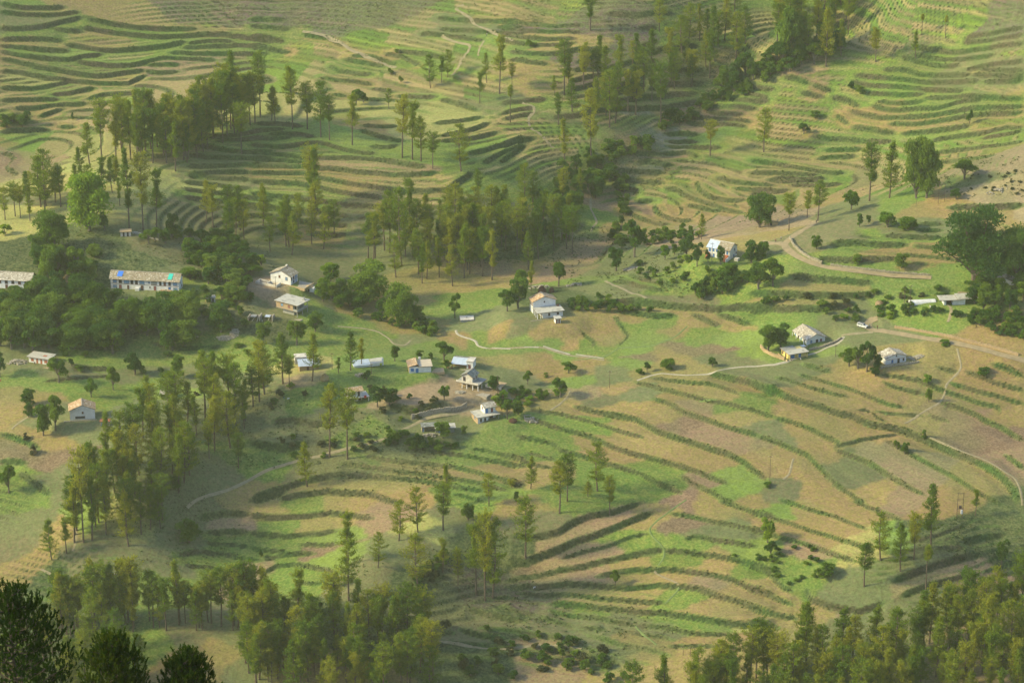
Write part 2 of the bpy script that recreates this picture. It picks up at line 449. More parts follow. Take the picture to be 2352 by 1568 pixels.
def near(poly, R):
    """signed distance and arc position of grid cells near a polyline: (index arrays, s, arc)"""
    x0, y0 = poly.min(0)-R; x1, y1 = poly.max(0)+R
    r0 = max(0, int((y0-GY[0])/.8)); r1 = min(NR, int((y1-GY[0])/.8)+2)
    if r1 <= r0: return None
    X = GXX[r0:r1]; Y = GYY[r0:r1]
    jj, ii = np.nonzero((X > x0) & (X < x1)); X = X[jj, ii]; Y = Y[jj, ii]; jj = jj+r0
    best = np.full(len(X), 1e9); sg = np.zeros(len(X)); ar = np.zeros(len(X)); acc = 0.
    for k in range(len(poly)-1):
        a = poly[k]; b = poly[k+1]; d = b-a; l = math.hypot(*d)
        if l < 1e-6: continue
        w = np.nonzero((np.abs(X-(a[0]+b[0])/2) < R+l/2) & (np.abs(Y-(a[1]+b[1])/2) < R+l/2))[0]
        px = X[w]-a[0]; py = Y[w]-a[1]; t = np.clip((px*d[0]+py*d[1])/l/l, 0, 1)
        dist = np.hypot(px-t*d[0], py-t*d[1]); cr = (d[0]*py-d[1]*px)
        m = dist < best[w]; wm = w[m]; best[wm] = dist[m]; sg[wm] = np.sign(cr[m]); ar[wm] = acc+t[m]*l
        acc += l
    k = best < R; return jj[k], ii[k], (best*sg)[k], ar[k], acc
DZ = np.zeros_like(Z0); RIS = np.zeros_like(Z0); TRACED = np.zeros_like(Z0); BANKS = []
for ln in LINES.strip().splitlines():
    f = ln.split('|'); tag = f[0]
    h = float(f[2]) if len(f) > 2 else {'A': 1.6, 'B': 1.7, 'C': 1.3, 'D': 1.5}[tag[0]]
    if tag[0] == 'D': h *= .8
    P = hit(cr2p(tag, f[1])); poly, s_ = resample(P, 3.0)
    # gentle natural wobble
    poly[:, 1] += .35*vnoise(poly[:, 0], poly[:, 1], 7., 3)
    Ld = 5.0 if tag[0] in 'A' else 7.0
    q = near(poly, Ld)
    if q is None: continue
    j, i, s, ar, tot = q
    # which side lies uphill
    d = poly[-1]-poly[0]; mx = poly.mean(0); nrm = np.array([-d[1], d[0]])/max(1e-6, np.hypot(*d))
    up = float(zbase(*(mx+nrm*4))-zbase(*(mx-nrm*4)))
    sgn = 1 if (up if abs(up) > .12 else nrm[1]) > 0 else -1
    s = s*sgn; hh = h*(1+.25*vnoise(ar, ar*0+sum(map(ord, ln)) % 97, 12., 5))
    tp = np.clip(np.minimum(ar, tot-ar)/3., 0.2, 1)
    rw = .30*h
    prof = np.clip(s/rw, -1, 1)*np.clip(1-(np.abs(s)-rw)/(Ld-rw), 0, 1)
    dz = .5*hh*tp*prof
    DZ[j, i] += dz
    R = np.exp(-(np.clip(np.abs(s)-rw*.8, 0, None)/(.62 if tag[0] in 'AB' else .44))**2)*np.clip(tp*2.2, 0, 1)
    RIS[j, i] = np.maximum(RIS[j, i], R); TRACED[j, i] = np.maximum(TRACED[j, i], np.clip(1.35-np.abs(s)/3.4, 0, 1))
    BANKS.append((poly, h, sgn))
# contour terraces where the photograph shows only faint ones
def pmask(regs):
    """soft mask of blobs given as pixel centre and radii"""
    M = np.zeros_like(Z0)
    for (px, py, rx, ry) in regs: M = np.maximum(M, np.clip(1.6-1.6*((PX-px)/rx)**2-1.6*((PY-py)/ry)**2, 0, 1))
    return M
def project(x, y, z):
    cp_, sp_ = math.cos(PITCH), math.sin(PITCH); zz = z-CAM_Z; dep = y*cp_-zz*sp_
    return 1176+FP*x/dep, 784-FP*(y*sp_+zz*cp_)/dep
PX, PY = project(GXX, GYY, Z0)
AUTO = pmask([(1600, 430, 260, 110), (750, 450, 400, 130), (200, 200, 400, 150), (700, 180, 500, 110), (300, 330, 330, 70), (900, 120, 300, 90), (950, 200, 260, 60), (1200, 330, 200, 100), (1450, 200, 250, 120), (2000, 330, 380, 90), (2250, 250, 200, 120), (1850, 230, 200, 90), (1950, 410, 300, 50), (2250, 60, 300, 90), (650, 30, 420, 60), (1300, 20, 500, 80), (1700, 120, 260, 120), (2200, 100, 330, 130), (2050, 60, 300, 90), (1300, 560, 330, 60), (500, 500, 220, 60), (2150, 560, 260, 60),
              (1050, 1420, 250, 110), (1350, 1440, 260, 110), (2200, 1300, 260, 120), (150, 1320, 160, 70), (0, 1150, 100, 60), (250, 700, 260, 60), (1700, 480, 250, 60)])
AUTO *= np.clip(1-1.25*TRACED, 0, 1)
ph = (Z0+1.1*fnoise(GXX, GYY, 45., 11, 2))/1.45; fr = ph-np.floor(ph)
st_ = np.clip((fr-.72)/.28, 0, 1); st_ = st_*st_*(3-2*st_)
DZ += AUTO*1.45*.95*(st_-fr+.36)
RIS = np.maximum(RIS, AUTO*np.clip(1-np.abs(fr-.86)/.14, 0, 1)**.5*np.clip(.95+.6*fnoise(GXX, GYY, 14., 31, 2), 0, 1))
ROUGH = np.zeros_like(Z0)          # wild slopes
ROUGH = pmask([(620, 1000, 320, 110), (880, 1060, 180, 60), (400, 1200, 170, 120), (1050, 1350, 260, 110), (1350, 1460, 250, 80), (2250, 1240, 180, 60), (280, 650, 400, 160), (350, 600, 300, 80), (1500, 640, 220, 60),
               (2280, 410, 140, 60), (2280, 700, 140, 60), (1450, 380, 120, 80), (1200, 560, 260, 70), (1350, 20, 300, 50), (1650, 180, 150, 80), (700, 20, 300, 60)])
DZ += ROUGH*(.55*fnoise(GXX, GYY, 9., 41, 3)+.9*fnoise(GXX, GYY, 26., 47, 2)) + .10*fnoise(GXX, GYY, 5., 51, 2)
# level plots for the buildings: px, py, half width, half depth, turn (deg), extra height
PADS = [(335, 668, 18, 6, 0), (30, 655, 14, 6, 0), (627, 655, 9, 7, 0), (672, 722, 9, 7, 0), (96, 834, 9, 5, 0), (185, 960, 7, 6, 0), (290, 545, 4, 3, 0), (200, 680, 3, 3, 0), (481, 692, 4, 3, 0),
        (703, 838, 7, 5, 0), (958, 852, 10, 6, 0), (1055, 842, 6, 4, 0), (1090, 892, 9, 7, 0), (815, 932, 7, 5, 0), (1110, 968, 9, 7, 0), (1005, 992, 10, 5, 0), (1245, 735, 11, 7, 0), (1665, 600, 9, 7, 0),
        (1855, 795, 8, 6, 0), (1826, 822, 8, 5, 0), (2045, 832, 8, 5, 0), (2135, 698, 9, 4, 0), (2200, 698, 10, 5, 0), (1983, 752, 4, 3, 0), (975, 905, 16, 5, 0)]
for (px, py, hx, hy, rt) in PADS:
    c = hit([(px, py)])[0]; u = np.abs(GXX-c[0])/hx; v = np.abs(GYY-c[1]-hy*.55)/hy
    m = np.clip((2.1-np.sqrt(np.sqrt(u**4+v**4)))/1.0, 0, 1); m = m*m*(3-2*m)
    jj, ii = np.nonzero(m > 0); zc = float(gsample(Z0, c[0], c[1]))
    DZ[jj, ii] = DZ[jj, ii]*(1-m[jj, ii])+(zc-Z0[jj, ii])*m[jj, ii]
    RIS[jj, ii] *= (1-np.clip(m[jj, ii]*1.5, 0, 1)); ROUGH[jj, ii] *= (1-m[jj, ii])
Z = Z0+DZ
def zg(x, y): return gsample(Z, np.asarray(x, float), np.asarray(y, float))
# ------------------------------------------------------------------ what grows or lies on each field, plus shade painted into two slopes
PAL = {  # two albedos mixed by fine noise
 'T': ((.34, .235, .105), (.265, .22, .065)), 'B': ((.20, .135, .085), (.23, .165, .10)), 'R': ((.31, .205, .125), (.26, .205, .10)),
 'G': ((.125, .225, .033), (.19, .235, .048)), 'L': ((.205, .29, .05), (.18, .25, .06)), 'Y': ((.42, .36, .13), (.33, .33, .10)),
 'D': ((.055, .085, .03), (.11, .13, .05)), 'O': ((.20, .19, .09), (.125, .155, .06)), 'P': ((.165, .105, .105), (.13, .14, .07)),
 'K': ((.36, .265, .16), (.27, .205, .12)), 'W': ((.27, .27, .20), (.22, .22, .12))}
SEEDS = """T 90,27 300,48 20,60 215,100 100,103 60,103 450,70 30,150 160,165 460,117 260,205 50,220 160,235 60,250 20,262 180,275 200,255 170,300 20,320 830,283 720,120 760,95 830,120 870,140 760,175 790,185 900,180 950,190 1130,130 1160,170 1050,230 1200,140 1240,20 1330,100 1060,300 1130,300 1180,320 1210,350 640,345 980,415 900,415 800,400 700,400 600,395 900,440 980,455 800,430 650,425 720,530 760,560 1250,200 1300,260 1250,310 1500,420 1470,460 1440,480 1480,500 1560,470 1590,480 1590,400 1630,440 1700,460 1560,395 1800,270 1880,290 1980,270 2060,240 2150,270 2250,280 1820,250 1890,195 2250,150 1820,385 1900,380 1850,440 1700,410 1660,390 1750,430 2180,355 2150,470 2250,468 2050,590 2100,600 1740,540 1900,660 1800,690 1480,640 1100,640 1050,660 1200,620 960,690 880,725 820,710 930,750 1060,775 1150,760 1230,765 1300,760 1340,740 1380,760 1310,790 1450,735 1400,770 1550,760 1600,740 1700,740 1530,805 1360,825 1250,820 1200,830 1250,850 1350,850 1550,830 1500,850 1580,850 1420,890 1300,930 1420,940 1550,900 1600,890 1700,870 1650,910 1520,920 1530,950 1500,1000 1700,950 1780,910 1850,930 1780,960 1850,980 1900,1000 1900,960 1950,930 2000,960 2050,900 2100,870 2000,880 1900,880 2200,880 2280,860 2200,930 2280,960 2100,970 2050,1000 2150,1020 2250,1100 2000,1060 1860,1060 1900,1130 2000,1130 2200,1150 1750,1050 1650,1050 1560,1060 1480,1040 1400,1040 1350,1010 1280,980 1200,1050 1850,1160 1740,1150 1900,1190 1650,1150 1520,1170 1650,1190 1650,1265 1800,1220 1900,1230 1950,1270 1300,1250 1450,1290 1650,1300 1500,1310 1550,1320 1700,1360 1760,1340 1480,1350 1640,1390 1450,1375 1620,1460 1500,1470 1600,1490 1540,1500 1660,1500 1350,1500 900,1110 1000,1080 1150,1080 1250,1090 800,1105 950,1140 850,1130 700,1120 800,1150 620,1170 730,1210 850,1180 650,1225 60,1000 30,930 60,900 150,1200 60,1300 550,1140 500,1490 420,1520 700,1550 1180,1170
G 100,15 150,45 180,55 110,75 330,80 400,75 330,120 520,100 640,70 100,160 250,170 120,210 150,270 100,300 880,340 700,160 620,110 830,150 900,210 860,160 1000,170 940,120 880,90 1000,100 1060,150 1080,110 1000,215 1190,120 1100,320 1130,380 1090,370 1130,420 620,320 560,300 700,350 800,345 700,430 550,460 640,470 1230,230 1350,230 1400,250 1650,80 1700,190 1680,230 1540,430 1700,330 1830,260 1880,310 1940,310 2050,265 2100,240 2200,260 2300,250 2200,300 1800,200 1950,160 2000,140 2000,200 2100,200 2200,100 2000,60 1900,80 1750,360 1820,415 1950,400 1850,350 2100,350 2250,340 2200,330 1950,560 2050,470 2000,540 2000,600 1950,620 2100,650 1700,660 1600,650 1500,660 1420,690 1800,720 2050,700 1020,700 1060,680 800,735 870,775 820,790 1000,790 1100,770 1240,785 1180,790 1350,790 1440,750 1500,740 1520,745 1620,760 1600,780 1400,810 1320,960 1680,930 1720,920 1550,1090 1450,1070 1300,1010 1250,1030 1400,1100 1500,1130 1600,1240 1800,1290 1830,1310 1450,1240 1560,1280 1720,1310 1580,1360 1380,1390 1600,1430 1100,1050 1300,1120 1050,1120 700,1160 650,1205 540,1240 680,1240 600,1260 550,1270 700,1275 650,1290 740,1310 680,1310 500,1290 450,1285 340,1330 1100,1150 200,880 250,900 350,880 90,880 250,830 350,800 450,780 850,880 900,870 720,900 700,930 600,1050 780,900 850,1000 600,820 100,1140 40,1100 350,1490 520,770 450,650 700,690 1250,450 1300,400
L 30,8 120,118 140,122 260,125 60,310 130,340 330,290 700,290 770,300 830,320 1620,320 1480,430 1380,640 1210,775 1280,790 1510,770 1460,790 1680,780 1470,805 1300,815 1450,830 1350,870 1750,810 1600,1010 1700,1090 1700,1120 1800,1170 1700,1250 1740,1260 1450,1400 750,1240 770,1280 300,1325 400,900 800,870 880,840 180,1190 1150,1132 2060,1250
R 480,142 50,360 20,390 900,375 850,380 1400,290 1650,240 1600,290 1560,335 1460,365 1850,170 1150,620 1290,620 1350,905 1600,940 1640,985 1800,1010 2180,960 2300,1060 2100,1080 2100,1130 1720,1020 1600,1100 1850,1260 1450,1170 1400,1190 1350,1220 1400,1260 1300,1280 1350,1310 1500,1260 1650,1330 1300,1335 1400,1345 1350,1365 1250,1500 1880,1370 1950,1390 2100,1330 2200,1300 2250,1350 2200,1500 550,1200 900,1170 600,1300 1380,450
B 1620,260 1560,795 1480,815 1640,800 1580,970 1560,1150 1580,1190 1250,1310 740,1260 50,1050 2260,1010
Y 60,180 110,420 150,430 30,480 250,330 290,320 230,400 600,265 650,270 900,250 1000,255 960,280 1040,290 1700,1440 1000,1210 680,850 620,930 300,1200 2000,1260
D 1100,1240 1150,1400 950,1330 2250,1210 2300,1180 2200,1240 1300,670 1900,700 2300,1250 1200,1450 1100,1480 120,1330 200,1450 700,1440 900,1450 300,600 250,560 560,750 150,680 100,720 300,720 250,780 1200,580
O 60,45 960,60 1100,225 1300,290 500,310 560,370 550,420 600,440 650,500 900,490 480,480 560,530 1450,230 1500,200 1550,170 1600,120 1380,310 1870,210 2200,180 2300,165 2100,130 2300,110 2100,50 1870,150 2000,110 1760,400 1900,530 2000,480 2100,520 2300,400 1540,650 1450,645 1430,620 1350,660 1600,690 2000,720 960,780 1120,745 1200,750 1180,860 1400,850 1400,870 1650,820 1700,830 1380,920 1470,900 1760,990 1820,860 1950,1100 1780,1140 1700,1220 1620,1220 1550,1410 1530,1440 1380,1470 1300,1430 2000,1330 2100,1290 2150,1380 2000,1520 750,1080 250,1300 1200,1200 1050,1190 950,1250 900,1270 850,1300 1000,1370 120,960 300,860 450,870 380,930 20,820 150,860 620,880 750,950 560,960 650,1010 950,960 900,1020 150,1120 80,1200 30,1250 200,1280 400,1200 250,1250 350,1280 500,1100 450,1150 440,1080 450,1460 600,1530 550,1450 400,650 350,560 500,600 430,760 600,700 750,690 1000,500 1200,500 1350,430 900,560 700,600 60,460 1100,550
P 560,60 600,30 700,30 480,20 900,30 1000,30 820,30 1180,60 1300,60 1400,40 1350,120 1400,180 1480,130 2200,30 2300,50 1100,1350
K 1760,525 1690,520 2330,380 2280,420 700,872 960,900 1000,900 900,930 650,684
W 1560,300 1540,320 1480,385 1460,408"""  # leading D seeds paint hillside shade into the right slope and lower spur
sd = []
for l in SEEDS.splitlines():
    c, *pts = l.split(); sd += [(c, *map(float, q.split(','))) for q in pts]
rs = random.Random(5)
# ground cells on a half resolution grid; colours spread from each field's middle and stop at the banks
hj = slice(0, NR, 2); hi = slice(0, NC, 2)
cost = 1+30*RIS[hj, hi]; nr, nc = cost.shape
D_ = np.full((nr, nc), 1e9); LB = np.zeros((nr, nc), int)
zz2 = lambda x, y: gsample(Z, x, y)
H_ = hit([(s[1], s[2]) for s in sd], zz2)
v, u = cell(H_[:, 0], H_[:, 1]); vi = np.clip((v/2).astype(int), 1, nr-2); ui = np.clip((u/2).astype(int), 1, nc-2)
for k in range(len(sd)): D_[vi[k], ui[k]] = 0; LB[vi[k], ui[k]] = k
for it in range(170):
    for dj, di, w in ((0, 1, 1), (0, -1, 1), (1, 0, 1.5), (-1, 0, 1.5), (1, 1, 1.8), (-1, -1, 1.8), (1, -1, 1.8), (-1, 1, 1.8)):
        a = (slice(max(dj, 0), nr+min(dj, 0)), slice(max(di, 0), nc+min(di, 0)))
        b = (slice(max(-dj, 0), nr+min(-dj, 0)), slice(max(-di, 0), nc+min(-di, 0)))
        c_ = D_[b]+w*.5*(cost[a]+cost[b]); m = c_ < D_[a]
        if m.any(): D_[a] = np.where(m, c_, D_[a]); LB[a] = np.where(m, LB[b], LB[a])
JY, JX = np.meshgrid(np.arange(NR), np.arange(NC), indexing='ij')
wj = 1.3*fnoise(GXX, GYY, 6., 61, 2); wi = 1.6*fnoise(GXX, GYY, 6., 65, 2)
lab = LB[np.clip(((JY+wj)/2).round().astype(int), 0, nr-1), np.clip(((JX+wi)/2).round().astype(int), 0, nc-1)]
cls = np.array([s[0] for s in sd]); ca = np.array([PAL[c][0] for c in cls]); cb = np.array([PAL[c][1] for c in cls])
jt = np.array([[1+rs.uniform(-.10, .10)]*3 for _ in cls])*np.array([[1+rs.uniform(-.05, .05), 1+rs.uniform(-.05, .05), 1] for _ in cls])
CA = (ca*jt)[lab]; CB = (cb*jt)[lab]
def blur(A, n):
    for _ in range(n): A = (A+np.roll(A, 1, 0)+np.roll(A, -1, 0)+np.roll(A, 1, 1)+np.roll(A, -1, 1))/5
    return A
CA = blur(CA, 1); CB = blur(CB, 1)
ev = np.array((.25, .215, .10)); q_ = np.where(np.isin(cls, list('TRBOG'))[lab], .10, 0.)[..., None]; CA = CA*(1-q_)+ev*q_; CB = CB*(1-q_)+ev*.92*q_
# broad drift towards green or straw inside the fields
g = np.clip(fnoise(GXX, GYY, 22., 71, 3)*.8+.04, 0, .36)[..., None]
CA = CA*(1-g)+np.array((.15, .205, .065))*g; CB = CB*(1-g)+np.array((.16, .19, .07))*g
# strips of stubble and grass alternate from tread to tread on the far slopes
tid = np.floor(ph).astype(int)+np.where(TRACED > .3, 500+np.round(DZ*0).astype(int), 0); seg = np.floor((GXX+18*fnoise(GXX, GYY, 60., 201, 2)+tid*37.7)/38.).astype(int)
rv = np.random.default_rng(9).random(4096)[(tid*131+seg*57) % 4096]; rv2 = np.random.default_rng(10).random(4096)[(tid*71+seg*97) % 4096]
strip = np.where(rv[..., None] < .42, np.array((.39, .28, .14)), np.where(rv[..., None] < .54, np.array((.27, .21, .11)), np.where(rv[..., None] < .85, np.array((.13, .215, .036)), np.array((.21, .28, .045)))))*(.85+.3*rv2[..., None])
sw = blur(np.clip(AUTO*.75, 0, .75)*(PY < 470)*np.where(np.isin(cls, list('PDYK'))[lab], .25, 1.), 2)[..., None]; CA = CA*(1-sw)+strip*sw; CB = CB*(1-sw)+strip*np.array((.8, .95, .75))*sw
lip = (np.clip((RIS-.03)/.15, 0, 1)*np.clip((.65-RIS)/.3, 0, 1)*np.clip(.45+.8*fnoise(GXX, GYY, 9., 211, 2), 0, .8))[..., None]; CA = CA*(1-lip)+np.array((.14, .235, .05))*lip; CB = CB*(1-lip)+np.array((.17, .25, .06))*lip
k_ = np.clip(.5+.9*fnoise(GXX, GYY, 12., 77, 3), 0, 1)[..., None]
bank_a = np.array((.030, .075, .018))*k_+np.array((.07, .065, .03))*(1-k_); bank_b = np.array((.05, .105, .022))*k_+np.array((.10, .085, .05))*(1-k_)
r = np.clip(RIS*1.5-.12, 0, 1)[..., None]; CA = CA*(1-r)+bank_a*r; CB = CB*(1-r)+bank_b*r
w_ = np.clip(ROUGH*.55*(.5+fnoise(GXX, GYY, 18., 81, 3)), 0, .8)[..., None]
CA = CA*(1-w_)+np.array((.075, .10, .035))*w_; CB = CB*(1-w_)+np.array((.15, .15, .065))*w_
# grazed green fringe at the outer lip of terraces
# ground mesh
idx = np.arange(NR*NC).reshape(NR, NC)
Q = np.stack([idx[:-1, :-1], idx[:-1, 1:], idx[1:, 1:], idx[1:, :-1]], -1).reshape(-1, 4)
def ground_mat():
    m = bpy.data.materials.new('field_soil_and_grass'); n, N, L = nodes(m)
    p = N.new('ShaderNodeBsdfPrincipled'); o = N.new('ShaderNodeOutputMaterial'); L.new(p.outputs[0], o.inputs[0])
    p.inputs['Roughness'].default_value = .95; p.inputs['Specular IOR Level'].default_value = .15
    a = N.new('ShaderNodeAttribute'); a.attribute_name = 'soil'; b = N.new('ShaderNodeAttribute'); b.attribute_name = 'growth'
    g = N.new('ShaderNodeNewGeometry')
    n1 = N.new('ShaderNodeTexNoise'); n1.inputs['Scale'].default_value = .55; n1.inputs['Detail'].default_value = 8; n1.inputs['Roughness'].default_value = .68
    n2 = N.new('ShaderNodeTexNoise'); n2.inputs['Scale'].default_value = 1.1; n2.inputs['Detail'].default_value = 4; n2.inputs['Roughness'].default_value = .7
    L.new(g.outputs['Position'], n1.inputs['Vector']); L.new(g.outputs['Position'], n2.inputs['Vector'])
    r1 = N.new('ShaderNodeMapRange'); r1.inputs[1].default_value = .42; r1.inputs[2].default_value = .58; L.new(n1.outputs['Fac'], r1.inputs[0])
    mx = N.new('ShaderNodeMix'); mx.data_type = 'RGBA'; L.new(r1.outputs[0], mx.inputs[0]); L.new(a.outputs['Color'], mx.inputs[6]); L.new(b.outputs['Color'], mx.inputs[7])
    r2 = N.new('ShaderNodeMapRange'); r2.inputs[1].default_value = .3; r2.inputs[2].default_value = .7; r2.inputs[3].default_value = .55; r2.inputs[4].default_value = 1.45
    L.new(n2.outputs['Fac'], r2.inputs[0])
    ml = N.new('ShaderNodeMix'); ml.data_type = 'RGBA'; ml.blend_type = 'MULTIPLY'; ml.inputs[0].default_value = 1
    L.new(mx.outputs[2], ml.inputs[6]); L.new(r2.outputs[0], ml.inputs[7]); L.new(ml.outputs[2], p.inputs['Base Color'])
    bp = N.new('ShaderNodeBump'); bp.inputs['Strength'].default_value = .6; bp.inputs['Distance'].default_value = .5
    L.new(n1.outputs['Fac'], bp.inputs['Height']); L.new(bp.outputs[0], p.inputs['Normal'])
    return m
GM = ground_mat()
def add_cols(me, A, B):
    for nm, X in (('soil', A), ('growth', B)):
        at = me.color_attributes.new(nm, 'FLOAT_COLOR', 'POINT'); X = X.reshape(-1, 3)
        at.data.foreach_set('color', np.concatenate([X, np.ones((len(X), 1))], 1).astype(np.float32).ravel())
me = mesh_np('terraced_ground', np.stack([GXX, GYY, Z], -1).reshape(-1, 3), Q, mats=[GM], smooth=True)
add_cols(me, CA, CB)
link('terraced_ground', me, kind='structure')
# surrounding hillsides, coarser, out of the picture: near slope under the viewpoint, far and side slopes
def outer(name, xs, ys, zf, ca_, cb_):
    X, Y = np.meshgrid(xs, ys); Zz = zf(X, Y); i = np.arange(X.size).reshape(X.shape)
    q = np.stack([i[:-1, :-1], i[:-1, 1:], i[1:, 1:], i[1:, :-1]], -1).reshape(-1, 4)
    return X, Y, Zz, q
def near_z(X, Y):
    e = zbase(np.clip(X, -200, 200), 803.+0*X)
    z = np.interp(Y, [-400, -20, 0, 190, 780, 803], [500, 482, 476.5, 362, -52, -52]); t = np.clip((Y-640)/163, 0, 1)
    return z*(1-t)+(e-.35)*t*1.0+3*fnoise(X, Y, 60., 91, 2)*np.clip((Y-40)/60, 0, 1)*(1-t)
X, Y, Zz, q = outer('n', np.arange(-420, 421, 10.), np.r_[np.arange(-300, 800, 10.), 803.], near_z, 0, 0)
me = mesh_np('near_hillside', np.stack([X, Y, Zz], -1).reshape(-1, 3), q, mats=[GM], smooth=True)
add_cols(me, np.full((X.size, 3), (.16, .15, .07)), np.full((X.size, 3), (.09, .12, .04))); link('near_hillside', me, kind='structure')
def rim(side):
    ys = np.arange(800, 1729, 8.); n = 30; t = np.linspace(0, 1, n)**1.6
    x0 = side*.2048*ys; X = x0[:, None]+side*t[None, :]*900; Y = np.repeat(ys[:, None], n, 1)
    e = zg(x0, ys)-.15; Zz = e[:, None]+t[None, :]*330*(0.55 if side < 0 else .8)*np.clip(t*3, 0, 1)+6*fnoise(X, Y, 80., 95, 3)*np.clip(t*8, 0, 1)
    i = np.arange(X.size).reshape(X.shape); q = np.stack([i[:-1, :-1], i[:-1, 1:], i[1:, 1:], i[1:, :-1]], -1).reshape(-1, 4)
    if side < 0: q = q[:, ::-1]
    me = mesh_np('side_hillside', np.stack([X, Y, Zz], -1).reshape(-1, 3), q, mats=[GM], smooth=True)
    add_cols(me, np.full((X.size, 3), (.26, .225, .10)), np.full((X.size, 3), (.15, .20, .06))); link('side_hillside', me, kind='structure')
rim(-1); rim(1)
xs = np.linspace(-.205, .205, 60); ys = np.r_[np.arange(1727, 3400, 30.)]
X = xs[None, :]*ys[:, None]; Y = np.repeat(ys[:, None], 60, 1); e = zg(X[0], np.full(60, 1727.))-.15
Zz = e[None, :]+(Y-1727)*.22+20*fnoise(X, Y, 150., 97, 3)*np.clip((Y-1727)/200, 0, 1)
i = np.arange(X.size).reshape(X.shape); q = np.stack([i[:-1, :-1], i[:-1, 1:], i[1:, 1:], i[1:, :-1]], -1).reshape(-1, 4)
me = mesh_np('far_hillside', np.stack([X, Y, Zz], -1).reshape(-1, 3), q, mats=[GM], smooth=True)
add_cols(me, np.full((X.size, 3), (.17, .17, .08)), np.full((X.size, 3), (.10, .14, .05))); link('far_hillside', me, kind='structure')
# ------------------------------------------------------------------ roads and paths
M_DIRT = simple_mat('dry_dirt_track', (.36, .27, .15), (.26, .21, .115), .5, .95, c3=(.31, .245, .14))
M_CONC = simple_mat('pale_concrete', (.46, .41, .31), (.34, .31, .22), .8, .9)
M_TROD = simple_mat('trodden_earth', (.34, .28, .17), (.24, .21, .11), .9, .95)
M_BUND = simple_mat('grassy_ridge', (.14, .19, .06), (.18, .25, .07), 1.2, .95)
def ribbon(name, tag, s, w, mat, lift=.10, crown=0.):
    P = hit(cr2p(tag, s) if tag else [tuple(map(float, q.split(','))) for q in s.split()], zg)
    p, a = resample(P, 1.2)
    for _ in range(3): p[1:-1] = (p[:-2]+2*p[1:-1]+p[2:])/4
    t = np.gradient(p, axis=0); t /= np.maximum(1e-6, np.hypot(t[:, 0], t[:, 1]))[:, None]; nn = np.stack([-t[:, 1], t[:, 0]], 1)
    ks = [-1, -.5, 0, .5, 1]; V = []
    for k in ks:
        ww = w/2*k*(1+.25*vnoise(a+k*37, a*0+9, 5., 13)); q = p+nn*ww[:, None] if hasattr(ww, '__len__') else p
        z = zg(q[:, 0], q[:, 1])+lift+(crown*(1-k*k)) - (0.12 if abs(k) == 1 else 0); V.append(np.c_[q, z])
    V = np.stack(V, 1); n = len(p)
    zc = V[:, 2, 2].copy()
    for k in (0, 1, 3, 4): V[:, k, 2] = np.maximum(V[:, k, 2], zc-.12*abs(k-2)-.1)
    i = np.arange(n*5).reshape(n, 5); q = np.stack([i[:-1, :-1], i[1:, :-1], i[1:, 1:], i[:-1, 1:]], -1).reshape(-1, 4)
    link(name, mesh_np(name, V.reshape(-1, 3), q, mats=[mat], smooth=True), kind='structure')
ribbon('dirt_road', 'C4', '1000,25 1060,40 1200,60 1400,95 1600,130 1800,165 2000,210 2200,265 2352,305 2480,350', 3.0, M_DIRT, .15)
ribbon('dirt_road', 'B4', '1060,1400 1010,1360 1020,1320 1100,1300', 3.0, M_DIRT, .13)
ribbon('dirt_road', 'B4', '1560,950 1400,940 1200,930 1000,905 850,885 700,865 550,830 450,790 380,750 330,710 300,670 330,630 420,570 540,500 580,470', 3.0, M_DIRT, .15)
ribbon('dirt_road', 'B4', '300,670 250,650 200,660 100,640', 3.4, M_DIRT, .13)
ribbon('footpath', 'C2', '1980,190 2030,200 2150,202 2350,192 2420,185 2500,190 2620,230 2739,262 2850,270 3030,300', 1.3, M_TROD, .08)
for tg, s, w in (('C2', '1760,45 1770,80 1830,105 1920,130 1945,150 1930,170 1980,190 2030,200', 1.1), ('C2', '2070,195 2230,205', .9), ('C3', '210,188 330,190', .9), ('C3', '370,180 600,250', 1.0), ('C3', '650,250 890,285', .9),
                 ('C3', '1170,475 1280,435 1350,415 1600,430 1780,418 1860,395 1950,370 2100,355 2352,340', 1.1), ('C4', '221,340 330,315 400,285 560,240 650,200 790,140 810,100', 1.3)):
    ribbon('concrete_path', tg, s, w, M_CONC, .16)
